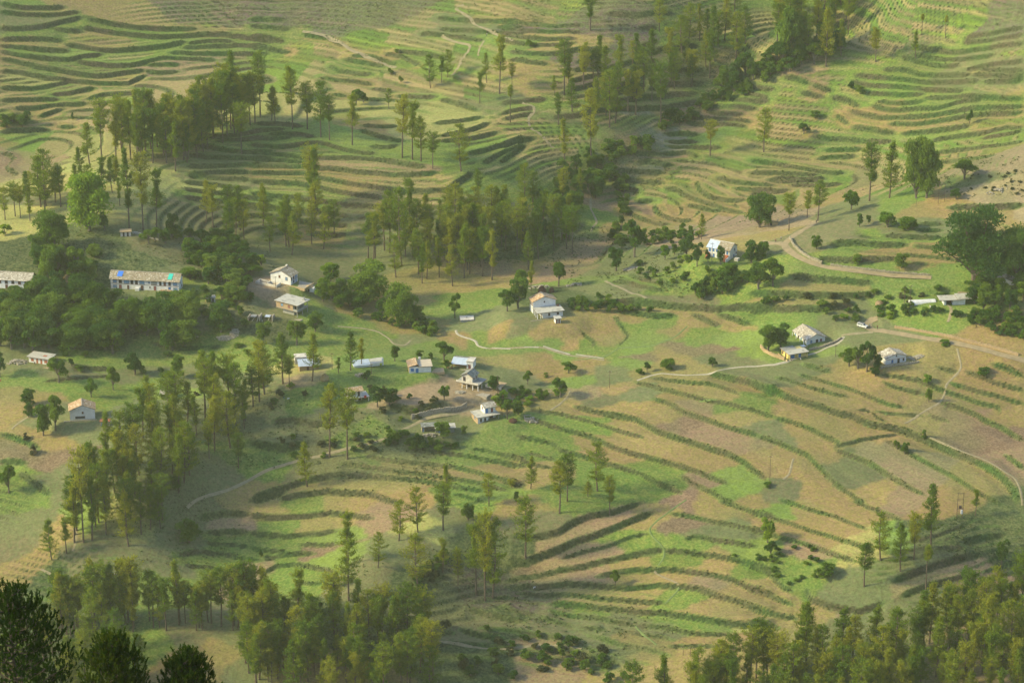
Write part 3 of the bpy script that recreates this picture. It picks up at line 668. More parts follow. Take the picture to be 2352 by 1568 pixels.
for tg, s, w in (('C2', '0,1320 80,1270 200,1220 400,1160 700,1090 900,1040 1100,990 1250,930 1400,850 1480,800 1700,770 1850,735 2100,690 2230,640 2210,590 2180,540', 1.5),
                 ('C1', '2138,1320 2100,1340 1950,1410 1800,1450 1680,1490 1600,1560', 1.4), ('C3', '0,680 240,610 380,575 470,560', 1.2), ('C4', '380,1140 370,1170 355,1230 350,1270 290,1320', 1.0),
                 ('C4', '1550,960 1700,1030 1850,1090 2000,1140 2150,1230 2280,1310 2320,1400 2340,1540', 1.1), ('C4', '1330,840 1420,790 1510,730 1640,660 1680,560 1690,500 1820,370 1800,280 1780,200', 1.0),
                 ('A2', '1830,40 1750,70 1840,130 1900,180 1960,230 2040,260 2120,300 2250,350', 1.6), ('A2', '2000,350 1960,420 1950,480', 1.1), ('A2', '1640,310 1750,360 1890,390 1870,440 1800,510 1800,550 1720,650', 1.5),
                 ('A3', '190,880 290,910 300,960 240,1000 250,1080 270,1110 350,1150 400,1210 460,1270', 1.4), ('B3', '740,170 775,240 775,360 820,450 830,480 790,520 780,560', 1.1), ('C1', '100,890 150,840 240,785 310,740', 1.0),
                 ('D1', '350,590 430,640 520,685 610,730', 1.3), ('D1', '630,210 660,310 640,390 620,440', 1.0), ('B2', '750,1365 950,1380 1100,1410 1190,1470 1230,1520 1330,1530 1370,1490', 1.1),
                 ('D2', '1530,1205 1800,1235 2100,1275', 1.2), ('D3', '0,1275 200,1265 370,1235 500,1245 700,1270', 1.2), ('B3', '900,980 960,1010 1100,1070 1250,1125', 1.6), ('A2', '450,270 650,310 800,380 900,450 1050,510 1250,580', 2.0),
                 ('C4', '790,90 900,75 1060,60', 1.6), ('C3', '600,560 580,610 540,650 430,730', 1.0), ('D3', '1320,610 1420,670 1530,730', .9), ('B4', '1700,1330 1740,1220 1700,1180', 1.4)):
    ribbon('footpath', tg, s, w, M_TROD, .10)
for tg, s in (('D3', '1590,0 1450,100 1350,170 1270,250 1290,300 1380,390 1410,430 1400,500 1340,590'), ('D3', '1530,750 1480,820 1410,890'), ('D3', '1160,1080 1230,1160 1340,1240'), ('C3', '1850,640 1700,650'), ('C3', '1030,190 900,270 640,300'), ('C3', '1600,10 1500,100 1300,180 1030,195')):
    ribbon('field_ridge', tg, s, 1.0, M_BUND, .05, .08)
# ------------------------------------------------------------------ foliage materials
def leaf_mat(name, ca_, cb_, cc_, trans=.35, scale=.35):
    m = bpy.data.materials.new(name); n, N, L = nodes(m)
    oi = N.new('ShaderNodeObjectInfo'); tc = N.new('ShaderNodeTexCoord')
    nz = N.new('ShaderNodeTexNoise'); nz.inputs['Scale'].default_value = scale; nz.inputs['Detail'].default_value = 4; nz.inputs['Roughness'].default_value = .7
    ad = N.new('ShaderNodeVectorMath'); L.new(tc.outputs['Object'], ad.inputs[0]); ml = N.new('ShaderNodeVectorMath'); ml.operation = 'SCALE'
    ml.inputs[0].default_value = (37, 91, 13); L.new(oi.outputs['Random'], ml.inputs[3]); L.new(ml.outputs[0], ad.inputs[1]); L.new(ad.outputs[0], nz.inputs['Vector'])
    a1 = N.new('ShaderNodeMath'); a1.operation = 'MULTIPLY_ADD'; a1.inputs[1].default_value = .56; a1.inputs[2].default_value = -.26
    L.new(oi.outputs['Random'], a1.inputs[0]); a2 = N.new('ShaderNodeMath'); L.new(a1.outputs[0], a2.inputs[0]); L.new(nz.outputs['Fac'], a2.inputs[1])
    cr = N.new('ShaderNodeValToRGB'); e = cr.color_ramp.elements; e[0].position = .25; e[0].color = (*ca_, 1); e[1].position = .78; e[1].color = (*cc_, 1)
    x = e.new(.5); x.color = (*cb_, 1); L.new(a2.outputs[0], cr.inputs[0])
    d = N.new('ShaderNodeBsdfDiffuse'); t = N.new('ShaderNodeBsdfTranslucent'); mx = N.new('ShaderNodeMixShader'); mx.inputs[0].default_value = trans
    L.new(cr.outputs[0], d.inputs[0]); L.new(cr.outputs[0], t.inputs[0]); L.new(d.outputs[0], mx.inputs[1]); L.new(t.outputs[0], mx.inputs[2])
    o = N.new('ShaderNodeOutputMaterial'); L.new(mx.outputs[0], o.inputs[0]); return m
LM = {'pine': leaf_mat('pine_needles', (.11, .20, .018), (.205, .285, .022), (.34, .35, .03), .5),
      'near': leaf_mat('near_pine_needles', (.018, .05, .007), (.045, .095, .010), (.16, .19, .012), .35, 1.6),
      'd': leaf_mat('dark_leaves', (.06, .14, .028), (.11, .21, .035), (.20, .29, .04), .5),
      'm': leaf_mat('green_leaves', (.065, .15, .02), (.12, .22, .025), (.20, .30, .035), .45),
      'l': leaf_mat('bright_leaves', (.10, .20, .02), (.19, .33, .03), (.33, .44, .04), .45),
      'o': leaf_mat('dull_scrub_leaves', (.07, .085, .035), (.10, .115, .045), (.15, .155, .06), .25)}
M_BARK = simple_mat('pine_bark', (.085, .06, .045), (.16, .12, .09), 1.5, .95)
M_BARK2 = simple_mat('grey_bark', (.10, .085, .065), (.19, .16, .12), 1.5, .95)
# ------------------------------------------------------------------ tree builders (numpy)
def tube(pts, rad, sides=5):
    pts = np.asarray(pts, float); V = []; Qs = []; n = len(pts)
    for i in range(n):
        d = pts[min(i+1, n-1)]-pts[max(i-1, 0)]; d /= np.linalg.norm(d)+1e-9
        a = np.cross(d, (0.3, 1, .1) if abs(d[2]) > .6 else (0, 0, 1)); a /= np.linalg.norm(a)+1e-9; b = np.cross(d, a)
        for k in range(sides):
            an = 2*math.pi*k/sides; V.append(pts[i]+rad[i]*(math.cos(an)*a+math.sin(an)*b))
    for i in range(n-1):
        for k in range(sides): Qs.append((i*sides+k, i*sides+(k+1) % sides, (i+1)*sides+(k+1) % sides, (i+1)*sides+k))
    return np.array(V), np.array(Qs)
def join(parts):
    V = []; Qs = []; o = 0
    for v, q in parts: V.append(v); Qs.append(q+o); o += len(v)
    return np.concatenate(V), np.concatenate(Qs)
def blades(C, D, ln, wd, rg, droop=0.):
    """one tapering quad at every centre C pointing along D"""
    n = len(C); D = D/(np.linalg.norm(D, axis=1)[:, None]+1e-9)
    R = rg.normal(size=(n, 3)); S = np.cross(D, R); S /= np.linalg.norm(S, axis=1)[:, None]+1e-9
    l = ln*rg.uniform(.6, 1.3, (n, 1)); w = wd*rg.uniform(.6, 1.3, (n, 1))
    a = C-D*l*.5; b = C+D*l*.5
    V = np.stack([a-S*w*.35, a+S*w*.35, b+S*w*.5, b-S*w*.5], 1).reshape(-1, 3); return V, np.arange(n*4).reshape(n, 4)
def pine_meshes(seed, H=20., base=.42, R=3.4, shape='oval', dens=1.0, tufts=None, lean=0.0):
    rg = np.random.default_rng(seed); z = np.linspace(0, 1, 9)
    bend = lean*np.sin(z*2.2)+.25*np.sin(z*5+seed)*z; bx = bend*H*.04; by = .4*np.sin(z*4+seed*2)*z
    tr = tube(np.stack([bx, by, z*H], 1), .30*(1-z*.88)+.02, 6); parts = [tr]; CC = []; DD = []
    nw = int(15*dens**.5)
    for i in range(nw):
        t = base+(1-base)*((i+rg.uniform(-.3, .3))/nw); t = min(max(t, base*.9), .985); u = (t-base)/(1-base)
        if shape == 'oval': r = R*(math.sin(math.pi*(.12+.80*max(u, 0))**.8)**.75)
        elif shape == 'cone': r = R*(1.02-max(u, 0))**.75
        elif shape == 'flat': r = R*(.35+.65*max(u, 0)**.5)*(1 if u < .85 else .8)
        else: r = R*(.55+.45*math.sin(u*9+seed))*(1.05-u*.6)
        c = np.array([np.interp(t, z, bx), np.interp(t, z, by), t*H])
        for k in range(rg.integers(3, 6)):
            an = rg.uniform(0, 2*math.pi); rr = r*rg.uniform(.55, 1.12); up = rg.uniform(.12, .55)*rr+.2
            tip = c+np.array([math.cos(an)*rr, math.sin(an)*rr, up]); mid = c+(tip-c)*.5-np.array([0, 0, .12*rr])
            if rr > 1.1: parts.append(tube([c, mid, tip], [.085, .05, .02], 3))
            for s in np.arange(.3, 1.05, .16):
                p = c+(tip-c)*s-np.array([0, 0, .4*rr*s*(1-s)]); m = int(11*dens)
                CC.append(p+rg.normal(size=(m, 3))*(.36, .36, .28)); q = rg.normal(size=(m, 3))+np.array([math.cos(an)*.7, math.sin(an)*.7, .9]); DD.append(q)
    m = int(40*dens); CC.append(np.array([bx[-1], by[-1], H*.985])+rg.normal(size=(m, 3))*(.45, .45, .6)); DD.append(rg.normal(size=(m, 3))+(0, 0, 1.5))
    for k in range(4):   # dead lower branches
        t = base*rg.uniform(.6, .98); an = rg.uniform(0, 6.28); c = np.array([np.interp(t, z, bx), np.interp(t, z, by), t*H]); parts.append(tube([c, c+np.array([math.cos(an)*1.3, math.sin(an)*1.3, .5])], [.06, .02], 3))
    return join(parts), blades(np.concatenate(CC), np.concatenate(DD), .50, .18, rg)
def leafy_meshes(seed, H=8., R=3.6, trunk=.25, lobes=11, n=2300, open_=0., leaf=.42):
    rg = np.random.default_rng(seed); parts = []; L_ = []
    parts.append(tube([(0, 0, 0), (.1*R*rg.normal()*.5, .1, H*trunk), (0.05, 0, H*.5)], [.045*H*.9, .036*H*.9, .02*H], 6))
    for k in range(lobes):
        an = k*2.4+rg.uniform(-.5, .5); rr = R*rg.uniform(.15, .68); zz = H*rg.uniform(trunk+.10, .84); rr *= math.sqrt(max(.15, 1-((zz/H-.52)/.5)**2))
        c = np.array([math.cos(an)*rr, math.sin(an)*rr, zz]); rad = R*rg.uniform(.30, .50)*(1-.25*(zz/H)); L_.append((c, rad))
        parts.append(tube([(0, 0, H*trunk*.9), c*np.array([.45, .45, .6])+np.array([0, 0, H*trunk*.25]), c], [.018*H, .012*H, .005*H], 4))
    CC = []; DD = []
    for c, rad in L_:
        m = int(n/lobes); v = rg.normal(size=(m, 3)); v /= np.linalg.norm(v, axis=1)[:, None]; v[:, 2] = np.where(v[:, 2] < -.35, -v[:, 2]*.7, v[:, 2])
        rad_ = rad*(rg.uniform(.55-.3*open_, 1.08, (m, 1))**.7)*(1+.16*np.sin(v[:, :1]*7+seed)*np.cos(v[:, 1:2]*6)); CC.append(c+v*rad_*np.array([1, 1, .82])); DD.append(v+rg.normal(size=(m, 3))*.8+(0, 0, .1))
    return join(parts), blades(np.concatenate(CC), np.concatenate(DD), leaf*1.15, leaf*1.0, rg)
PINES = []
for k, (sh, ba, R) in enumerate([('oval', .30, 4.3), ('oval', .42, 3.8), ('cone', .22, 4.6), ('flat', .48, 4.6), ('rag', .30, 4.2), ('oval', .22, 5.0), ('flat', .36, 4.0), ('rag', .42, 4.3), ('cone', .30, 3.9)]):
    (tv, tq), (cv, cq) = pine_meshes(100+k, 20., ba, R, sh, 1.0, lean=(-1)**k*.6*(k % 3))
    PINES.append((mesh_np('pine_trunk', tv, tq, mats=[M_BARK]), mesh_np('pine_crown', cv, cq, mats=[LM['pine']])))
(tv, tq), (cv, cq) = pine_meshes(140, 20., .72, 1.7, 'oval', .7)
THIN = (mesh_np('pine_trunk', tv, tq, mats=[M_BARK]), mesh_np('pine_crown', cv, cq, mats=[LM['pine']]))
LEAFY = {}
for hue in 'dml':
    LEAFY[hue] = []
    for k in range(5):
        (tv, tq), (cv, cq) = leafy_meshes(200+k+ord(hue), 8., 3.6, (.18, .08, .26, .12, .2)[k], (12, 16, 10, 18, 11)[k], 3600, .3*(k % 2), .33)
        LEAFY[hue].append((mesh_np('trunk', tv, tq, mats=[M_BARK2]), mesh_np('crown', cv, cq, mats=[LM[hue]])))
(tv, tq), (cv, cq) = leafy_meshes(300, 24., 13., .2, 30, 12000, .4, .5)
BIGTREE = (mesh_np('trunk', tv, tq, mats=[M_BARK]), mesh_np('crown', cv, cq, mats=[LM['d']]))
DOME = {}
for hue in 'dml':
    (tv, tq), (cv, cq) = leafy_meshes(500+ord(hue), 14., 7.6, .05, 34, 9000, .1, .42); DOME[hue] = (mesh_np('trunk', tv, tq, mats=[M_BARK2]), mesh_np('crown', cv, cq, mats=[LM[hue]]))
SHRUB = {}
for hue in 'dmlo':
    SHRUB[hue] = []
    for k in range(4):
        (tv, tq), (cv, cq) = leafy_meshes(400+k+ord(hue), 3., 1.9, .04, 8, 750, .1, .34)
        SHRUB[hue].append((mesh_np('stems', tv, tq, mats=[M_BARK2]), mesh_np('leaves', cv, cq, mats=[LM[hue]])))
# ------------------------------------------------------------------ landmarks used to say where a tree stands
MARKS = [(335, 650, 'the long two-storey white house'), (20, 650, 'the slate roofed row house'), (625, 640, 'the white gabled house with blue windows'), (672, 705, 'the flat roofed brick house'),
 (96, 825, 'the small white block house'), (185, 945, 'the lone gabled white house'), (290, 540, 'the small hilltop hut'), (705, 830, 'the tin roofed shed'), (958, 840, 'the house with the blue door'),
 (1082, 875, 'the house on pillars'), (815, 915, 'the small house with the red cloth'), (1110, 950, 'the stepped white house'), (1005, 985, 'the low hidden sheds'), (1245, 715, 'the white veranda house'),
 (1665, 580, 'the white house with the tin roof half'), (1855, 775, 'the barn-like house with a pale slate roof'), (1826, 810, 'the yellow house'), (2045, 815, 'the slate cottage by the road'), (2200, 685, 'the white flat roofed sheds'),
 (1983, 745, 'the parked white jeep'), (1073, 732, 'the square water tank'), (975, 905, 'the bare earth yard'), (2290, 410, 'the bare ochre slope'), (1000, 265, 'the straw-yellow hilltop field'), (650, 270, 'the sunlit hill crest'),
 (1500, 395, 'the flooded paddies'), (1700, 190, 'the bushy ravine'), (1650, 470, 'the curved tan terraces'), (1900, 290, 'the brown wedge field'), (1180, 80, 'the winding upper footpath'), (100, 120, 'the upper bright green field'),
 (1900, 140, 'the dark upper woodland'), (2250, 250, 'the striped upper terraces'), (1300, 270, 'the half-shaded terraces'), (850, 430, 'the long curved terraces'), (1250, 560, 'the wooded gully'), (1940, 640, 'the upper dirt road'),
 (2100, 470, 'the level spur top'), (1450, 660, 'the scrubby mound'), (1500, 800, 'the lime green plots'), (1300, 900, 'the meeting of two footpaths'), (1500, 970, 'the dark ploughed patch'), (1770, 1080, 'the lone pole in the fields'),
 (2000, 960, 'the broad brown fields'), (1500, 1130, 'the grassy field ridge'), (1780, 1280, 'the weedy green patch'), (1450, 1330, 'the fanned terraces'), (1000, 1215, 'the sunlit spur top'), (700, 1230, 'the green valley terraces'),
 (600, 1090, 'the pale hillside path'), (400, 1150, 'the dark knoll'), (100, 1130, 'the sloping left fields'), (300, 1320, 'the round green field'), (500, 1500, 'the bottom clearing'), (850, 1480, 'the bottom pine wood'),
 (1600, 1480, 'the lowest tan field'), (2250, 1270, 'the shaded dark slope'), (2200, 1150, 'the transformer poles'), (2100, 1450, 'the bottom slope wood'), (1140, 480, 'the deep green hollow'), (500, 560, 'the scrub hillside'), (1250, 1480, 'the brushy bottom bank')]
def spot(px, py):
    bx_, by_, ph_ = min(MARKS, key=lambda m: (m[0]-px)**2+(1.6*(m[1]-py))**2); dx, dy = px-bx_, (py-by_)*1.6
    if abs(dx) < 18 and abs(dy) < 20: return 'right beside '+ph_
    if abs(dx) > abs(dy): return ('to the right of ' if dx > 0 else 'to the left of ')+ph_
    return ('below ' if dy > 0 else 'above ')+ph_
DEPTH = lambda p: p[1]*math.cos(PITCH)-(p[2]-CAM_Z)*math.sin(PITCH)
ALLT = []; trs = random.Random(12)
def plant(kind, px, py, top, wpx, hue, label, group, parts=('trunk', 'crown'), variant=None, cat='tree', auto=True):
    c = hit([(px, py)], zg)[0]; d = DEPTH(c); hm = (py-top)*d/FP/math.cos(PITCH)*1.0
    if kind == 'pine_tree':
        va = THIN if variant == 'thin' else PINES[variant if variant is not None else trs.randrange(9)]; sz = hm/20.; sx = sz if not wpx else wpx*d/FP/6.8
        if not wpx: sx = max(.55, min(1.25, sz*trs.uniform(.92, 1.15)))
    elif kind == 'shrub': va = SHRUB[hue][trs.randrange(4)]; sz = hm/2.9; sx = wpx*d/FP/3.7
    elif variant == 'big': va = BIGTREE; sz = hm/23.; sx = wpx*d/FP/24.
    elif wpx >= 76: va = DOME[hue]; sz = hm/13.; sx = wpx*d/FP/14.4
    else: va = LEAFY[hue][trs.randrange(5)]; sz = hm/7.6; sx = wpx*d/FP/6.9
    t = thing(kind, label, cat, (c[0], c[1], c[2]-.12), trs.uniform(0, 6.28), group)
    t['_p'] = 0; del t['_p']
    for nm, me in zip(parts, va):
        o = link(nm, me, t); o.scale = (sx, sx, sz)
    ALLT.append((t, px, py, kind, hm, hue, auto)); return t
def inpoly(x, y, P):
    c = False; j = len(P)-1
    for i in range(len(P)):
        if (P[i][1] > y) != (P[j][1] > y) and x < (P[j][0]-P[i][0])*(y-P[i][1])/(P[j][1]-P[i][1])+P[i][0]: c = not c
        j = i
    return c
def grove(kind, poly, n, h, w, hue, label, group, gap=14, avoid=(), **kw):
    P = [tuple(map(float, q.split(','))) for q in poly.split()]; xs = [p[0] for p in P]; ys = [p[1] for p in P]; got = []; tr_ = 0
    while len(got) < n and tr_ < n*60:
        tr_ += 1; x = trs.uniform(min(xs), max(xs)); y = trs.uniform(min(ys), max(ys))
        if not inpoly(x, y, P) or any((x-a)**2+(2.2*(y-b))**2 < gap*gap for a, b in got): continue
        if any(a0 < x < a1 and b0 < y < b1 for a0, b0, a1, b1 in avoid): continue
        got.append((x, y)); hh = trs.uniform(*h); ww = trs.uniform(*w) if w else 0
        plant(kind, x, y, y-hh, ww, trs.choice(hue) if hue else None, label, group, auto=False, **kw)
PS = """1147,215,90 989,203,129 1028,178,118 1014,190,132 1118,191,124 1102,236,169 1176,200,148 672,297,161 706,297,196 737,315,190 757,322,228 809,333,223 624,277,199 632,279,203 893,250,204
924,362,225 947,367,241 967,371,272 994,387,308 1059,393,290 598,268,129 716,470,340 726,482,346 1296,219,99 1282,287,218 1363,189,118 1358,387,212 1297,381,279 1400,293,165 1413,282,150 1443,258,165 1460,264,168
1517,295,150 1363,263,215 1549,204,115 1588,198,125 1580,103,14 1514,72,2 1356,70,-30 1641,140,20 1713,102,20 1626,91,20 1453,149,95 1274,219,175 1631,358,280 1754,350,252 1897,153,25 1812,137,25 1908,72,-10 1932,128,50
2011,142,68 2103,134,75 1997,462,335 2043,455,325 1878,507,420 1854,500,440 1812,530,447 207,383,285 234,372,234 277,333,224 103,487,350 94,475,355 297,528,345 329,532,360 360,530,395 12,505,430 35,497,422 47,500,428 69,507,441
403,393,285 430,373,285 324,352,250 555,352,242 491,313,238 535,290,122 664,567,449 895,580,446 923,610,436 939,545,417 1010,522,460 1063,516,435 1099,457,393 1130,643,530 1204,481,378 1224,476,395 1293,471,388 1333,459,388 1247,532,440
1611,550,492 1220,668,602 596,922,782 608,905,796 650,881,766 665,891,819 717,875,765 805,851,760 830,842,776 777,856,820 757,1050,886 798,1054,897 706,1117,1012 1028,1160,1066 1018,1217,1112 1123,1161,1084 1219,1122,1044
1285,1178,1062 1303,1150,1044 1372,1127,1017 1350,1140,1105 1400,1182,1093 1207,1281,1138 801,1378,1233 795,1300,1176 868,1303,1222 916,1241,1147 961,1351,1225 960,1222,1115 1017,1314,1236 1052,1343,1255 1114,1378,1175 1132,1372,1190 1094,1365,1200
770,1348,1310 766,1410,1350 119,1285,1187 153,1270,1187 180,1440,1325 336,956,865 564,967,872 529,1028,900 395,1087,1000 548,1074,996 2022,1286,1177 2068,1311,1198 2099,1283,1174 2138,1254,1106 1985,1346,1241 2240,1183,1125
2171,1429,1335 2257,1545,1362 2345,1430,1268 192,1245,1030 212,1240,1090 1175,1120,1100"""
for q in PS.split():
    x, y, t_ = map(float, q.split(',')); plant('pine_tree', x, y, t_, 0, None, '', None)
plant('pine_tree', 2126, 1362, 1250, 0, None, '', None, variant='thin'); plant('pine_tree', 1172, 282, 200, 0, None, '', None, variant='thin'); plant('pine_tree', 2117, 82, 35, 0, None, '', None, variant='thin'); plant('pine_tree', 2171, 88, 38, 0, None, '', None, variant='thin')
HOUSES_AV = [(235, 560, 430, 668), (580, 590, 760, 740), (1190, 640, 1310, 745), (1615, 540, 1715, 605)]
G_ = (('210,372 300,330 420,330 460,300 560,262 605,278 560,300 450,372 330,385', 55, (85, 140), 'tall pine in the grove along the upper left hill crest', 'pines of the upper left crest grove', 10),
      ('0,470 60,430 190,395 260,400 300,470 240,500 90,505', 16, (60, 95), 'pine in the sunlit stand on the left edge hillside', 'pines of the left edge stand', 15),
      ('880,560 1000,520 1200,520 1350,560 1330,600 1200,622 1100,650 1000,668 900,640 780,620', 60, (85, 118), 'dark green pine in the wooded gully at the centre', 'pines of the central gully wood', 14),
      ('450,500 620,500 770,520 770,590 620,600 480,560', 20, (70, 100), 'thin yellowish pine in the open wood above the gabled house', 'pines above the gabled house', 20),
      ('160,1245 330,1262 420,1150 500,1085 560,1000 600,930 560,900 430,950 330,1000 240,1080', 62, (80, 145), 'pine in the dense wood covering the left knoll', 'pines of the left knoll wood', 18),
      ('-10,1450 170,1430 300,1470 330,1568 330,1640 -10,1640', 30, (90, 150), 'pine in the lower wood behind the near pines', 'pines behind the near pines', 16),
      ('140,1425 620,1425 640,1445 400,1450 130,1465', 44, (85, 160), 'pine in the row along the crest at the bottom left', 'pines of the bottom left crest row', 9),
      ('600,1450 700,1440 1000,1450 1010,1600 700,1640 560,1580 560,1440', 80, (85, 145), 'pine in the wood at the bottom centre left', 'pines of the bottom wood', 15),
      ('1490,1640 1700,1570 1850,1510 2000,1490 2200,1450 2352,1410 2370,1660 1300,1690', 130, (85, 155), 'pine in the wood covering the bottom right slope', 'pines of the bottom right wood', 14),
      ('1280,200 1500,130 1700,60 1800,60 1760,120 1500,240 1320,290', 30, (70, 105), 'slender hazy pine on the half-shaded upper terraces', 'pines of the upper terraces', 28),
      ('1770,60 1850,-10 1960,0 1950,110 1880,140 1790,130', 26, (80, 110), 'dark pine in the upper woodland beside the ravine', 'pines of the upper woodland', 14))
for po, n_, h_, lb, gr, gp in G_: grove('pine_tree', po, n_, h_, None, None, lb, gr, gp, HOUSES_AV)
BS_ = """205,530,403,125,l 120,575,483,90,m 240,530,487,32,d 395,545,490,38,d 110,655,565,55,m 180,650,600,50,m 600,610,582,26,l 848,690,608,108,m 920,745,658,85,m 1045,730,672,32,m 760,640,600,46,l 742,692,640,46,m
605,790,740,46,d 682,792,735,52,d 724,760,715,42,d 135,878,820,56,m 310,860,812,50,d 410,868,815,40,m 470,865,820,50,m 260,895,840,36,m 210,912,868,32,l 66,957,925,28,d 66,932,893,44,m 100,1000,925,45,m 128,988,905,50,m 20,1130,1065,46,m
0,865,808,40,d 1190,708,640,56,d 1165,715,665,45,d 1199,678,615,36,m 1283,657,600,40,l 1415,622,567,46,m 1527,597,562,26,l 1549,585,560,20,m 1576,590,536,50,d 1601,612,560,32,d 1577,604,583,26,l 1626,603,572,16,d 1655,608,563,22,d 1725,604,553,46,d
1752,592,556,42,m 1671,642,603,46,l 1742,664,605,62,d 1775,657,590,52,m 1457,590,507,58,m 1955,482,433,40,l 1974,522,490,18,m 2038,522,485,46,l 1995,514,493,16,m 2085,527,500,60,m 1875,572,540,28,m 1969,608,584,30,m 2070,615,582,40,d 2196,458,433,32,d
2215,412,365,60,m 1745,522,448,80,d 2104,455,322,82,d 2128,455,345,70,d 1765,806,745,56,d 1793,802,748,58,d 1991,853,782,42,d 2013,847,812,28,d 1950,840,800,48,m 1970,847,795,40,m 2010,864,842,32,d 2133,923,888,18,m 2122,1010,985,14,d 2060,1032,1010,20,m 2078,1042,1012,22,m
1763,1245,1185,40,l 1770,1274,1240,32,m 1903,1322,1290,42,m 1885,1328,1305,34,m 1287,912,867,42,m 1212,882,850,24,m 1306,857,830,38,m 1486,853,830,18,m 1535,847,825,46,m 1636,842,820,26,d 1020,920,882,28,l 867,934,885,42,d 895,932,885,40,d 907,829,788,28,d 962,822,800,24,d
989,829,808,14,d 1020,827,783,44,m 1026,845,826,24,m 1134,896,864,38,m 1017,1005,967,50,m 1066,998,976,18,d 1165,962,915,32,m 1190,952,918,36,m 1186,1152,1127,16,m 1413,1344,1306,24,m 435,1244,1192,64,m 818,242,205,38,l 1075,1196,1150,34,m
1846,308,282,28,m 1809,140,20,60,m 1835,130,40,50,d 403,1124,1088,34,d 864,1600,1518,60,l 2225,1380,1300,42,d 2300,1300,1240,40,d"""
for q in BS_.split():
    a = q.split(','); plant('broadleaf_tree', *map(float, a[:4]), a[4], '', None)
plant('broadleaf_tree', 2236, 665, 484, 190, 'd', '', None, variant='big')
plant('broadleaf_tree', 2335, 655, 525, 120, 'd', '', None, variant='big')
GB = (('1240,560 1400,430 1400,380 1300,400 1200,480', 26, (28, 50), (30, 48), 'ddm', 'dark leafy tree in the wooded gully beside the stream', 'leafy trees of the central gully', 18),
      ('1640,215 1790,130 1900,40 1960,120 1820,165 1700,215', 22, (30, 60), (34, 54), 'ddm', 'dark leafy tree along the upper ravine', 'leafy trees of the upper ravine', 18),
      ('0,705 120,700 230,720 460,735 560,770 480,800 300,812 150,815 0,805', 44, (52, 78), (60, 92), 'ddm', 'rounded dark tree in the thick wood below the long house', 'trees of the thick wood below the long house', 24),
      ('180,600 300,560 400,545 560,565 565,605 440,606', 26, (26, 42), (30, 48), 'dmm', 'small green tree on the scrub slope above the long house', 'small trees on the scrub slope', 18),
      ('430,615 570,610 600,650 560,700 470,700 440,660', 16, (28, 45), (35, 55), 'ddm', 'dense green tree between the long house and the gabled house', 'trees between the two houses', 20),
      ('0,600 90,570 230,640 200,668 120,690 60,600', 10, (35, 60), (40, 60), 'dm', 'leafy tree on the slope above the row house', 'trees above the row house', 20),
      ('680,690 760,650 800,690 960,740 1000,760 960,752 800,712', 10, (30, 50), (35, 50), 'dmm', 'leafy tree on the wooded edge of the valley field', 'trees on the valley field edge', 20),
      ('2250,640 2352,620 2352,720 2200,720', 14, (35, 55), (40, 60), 'ddm', 'dark tree crowding the right edge below the giant tree', 'dark trees at the right edge', 22))
for po, n_, h_, w_s, hu, lb, gr, gp in GB: grove('broadleaf_tree', po, n_, h_, w_s, hu, lb, gr, gp, HOUSES_AV)
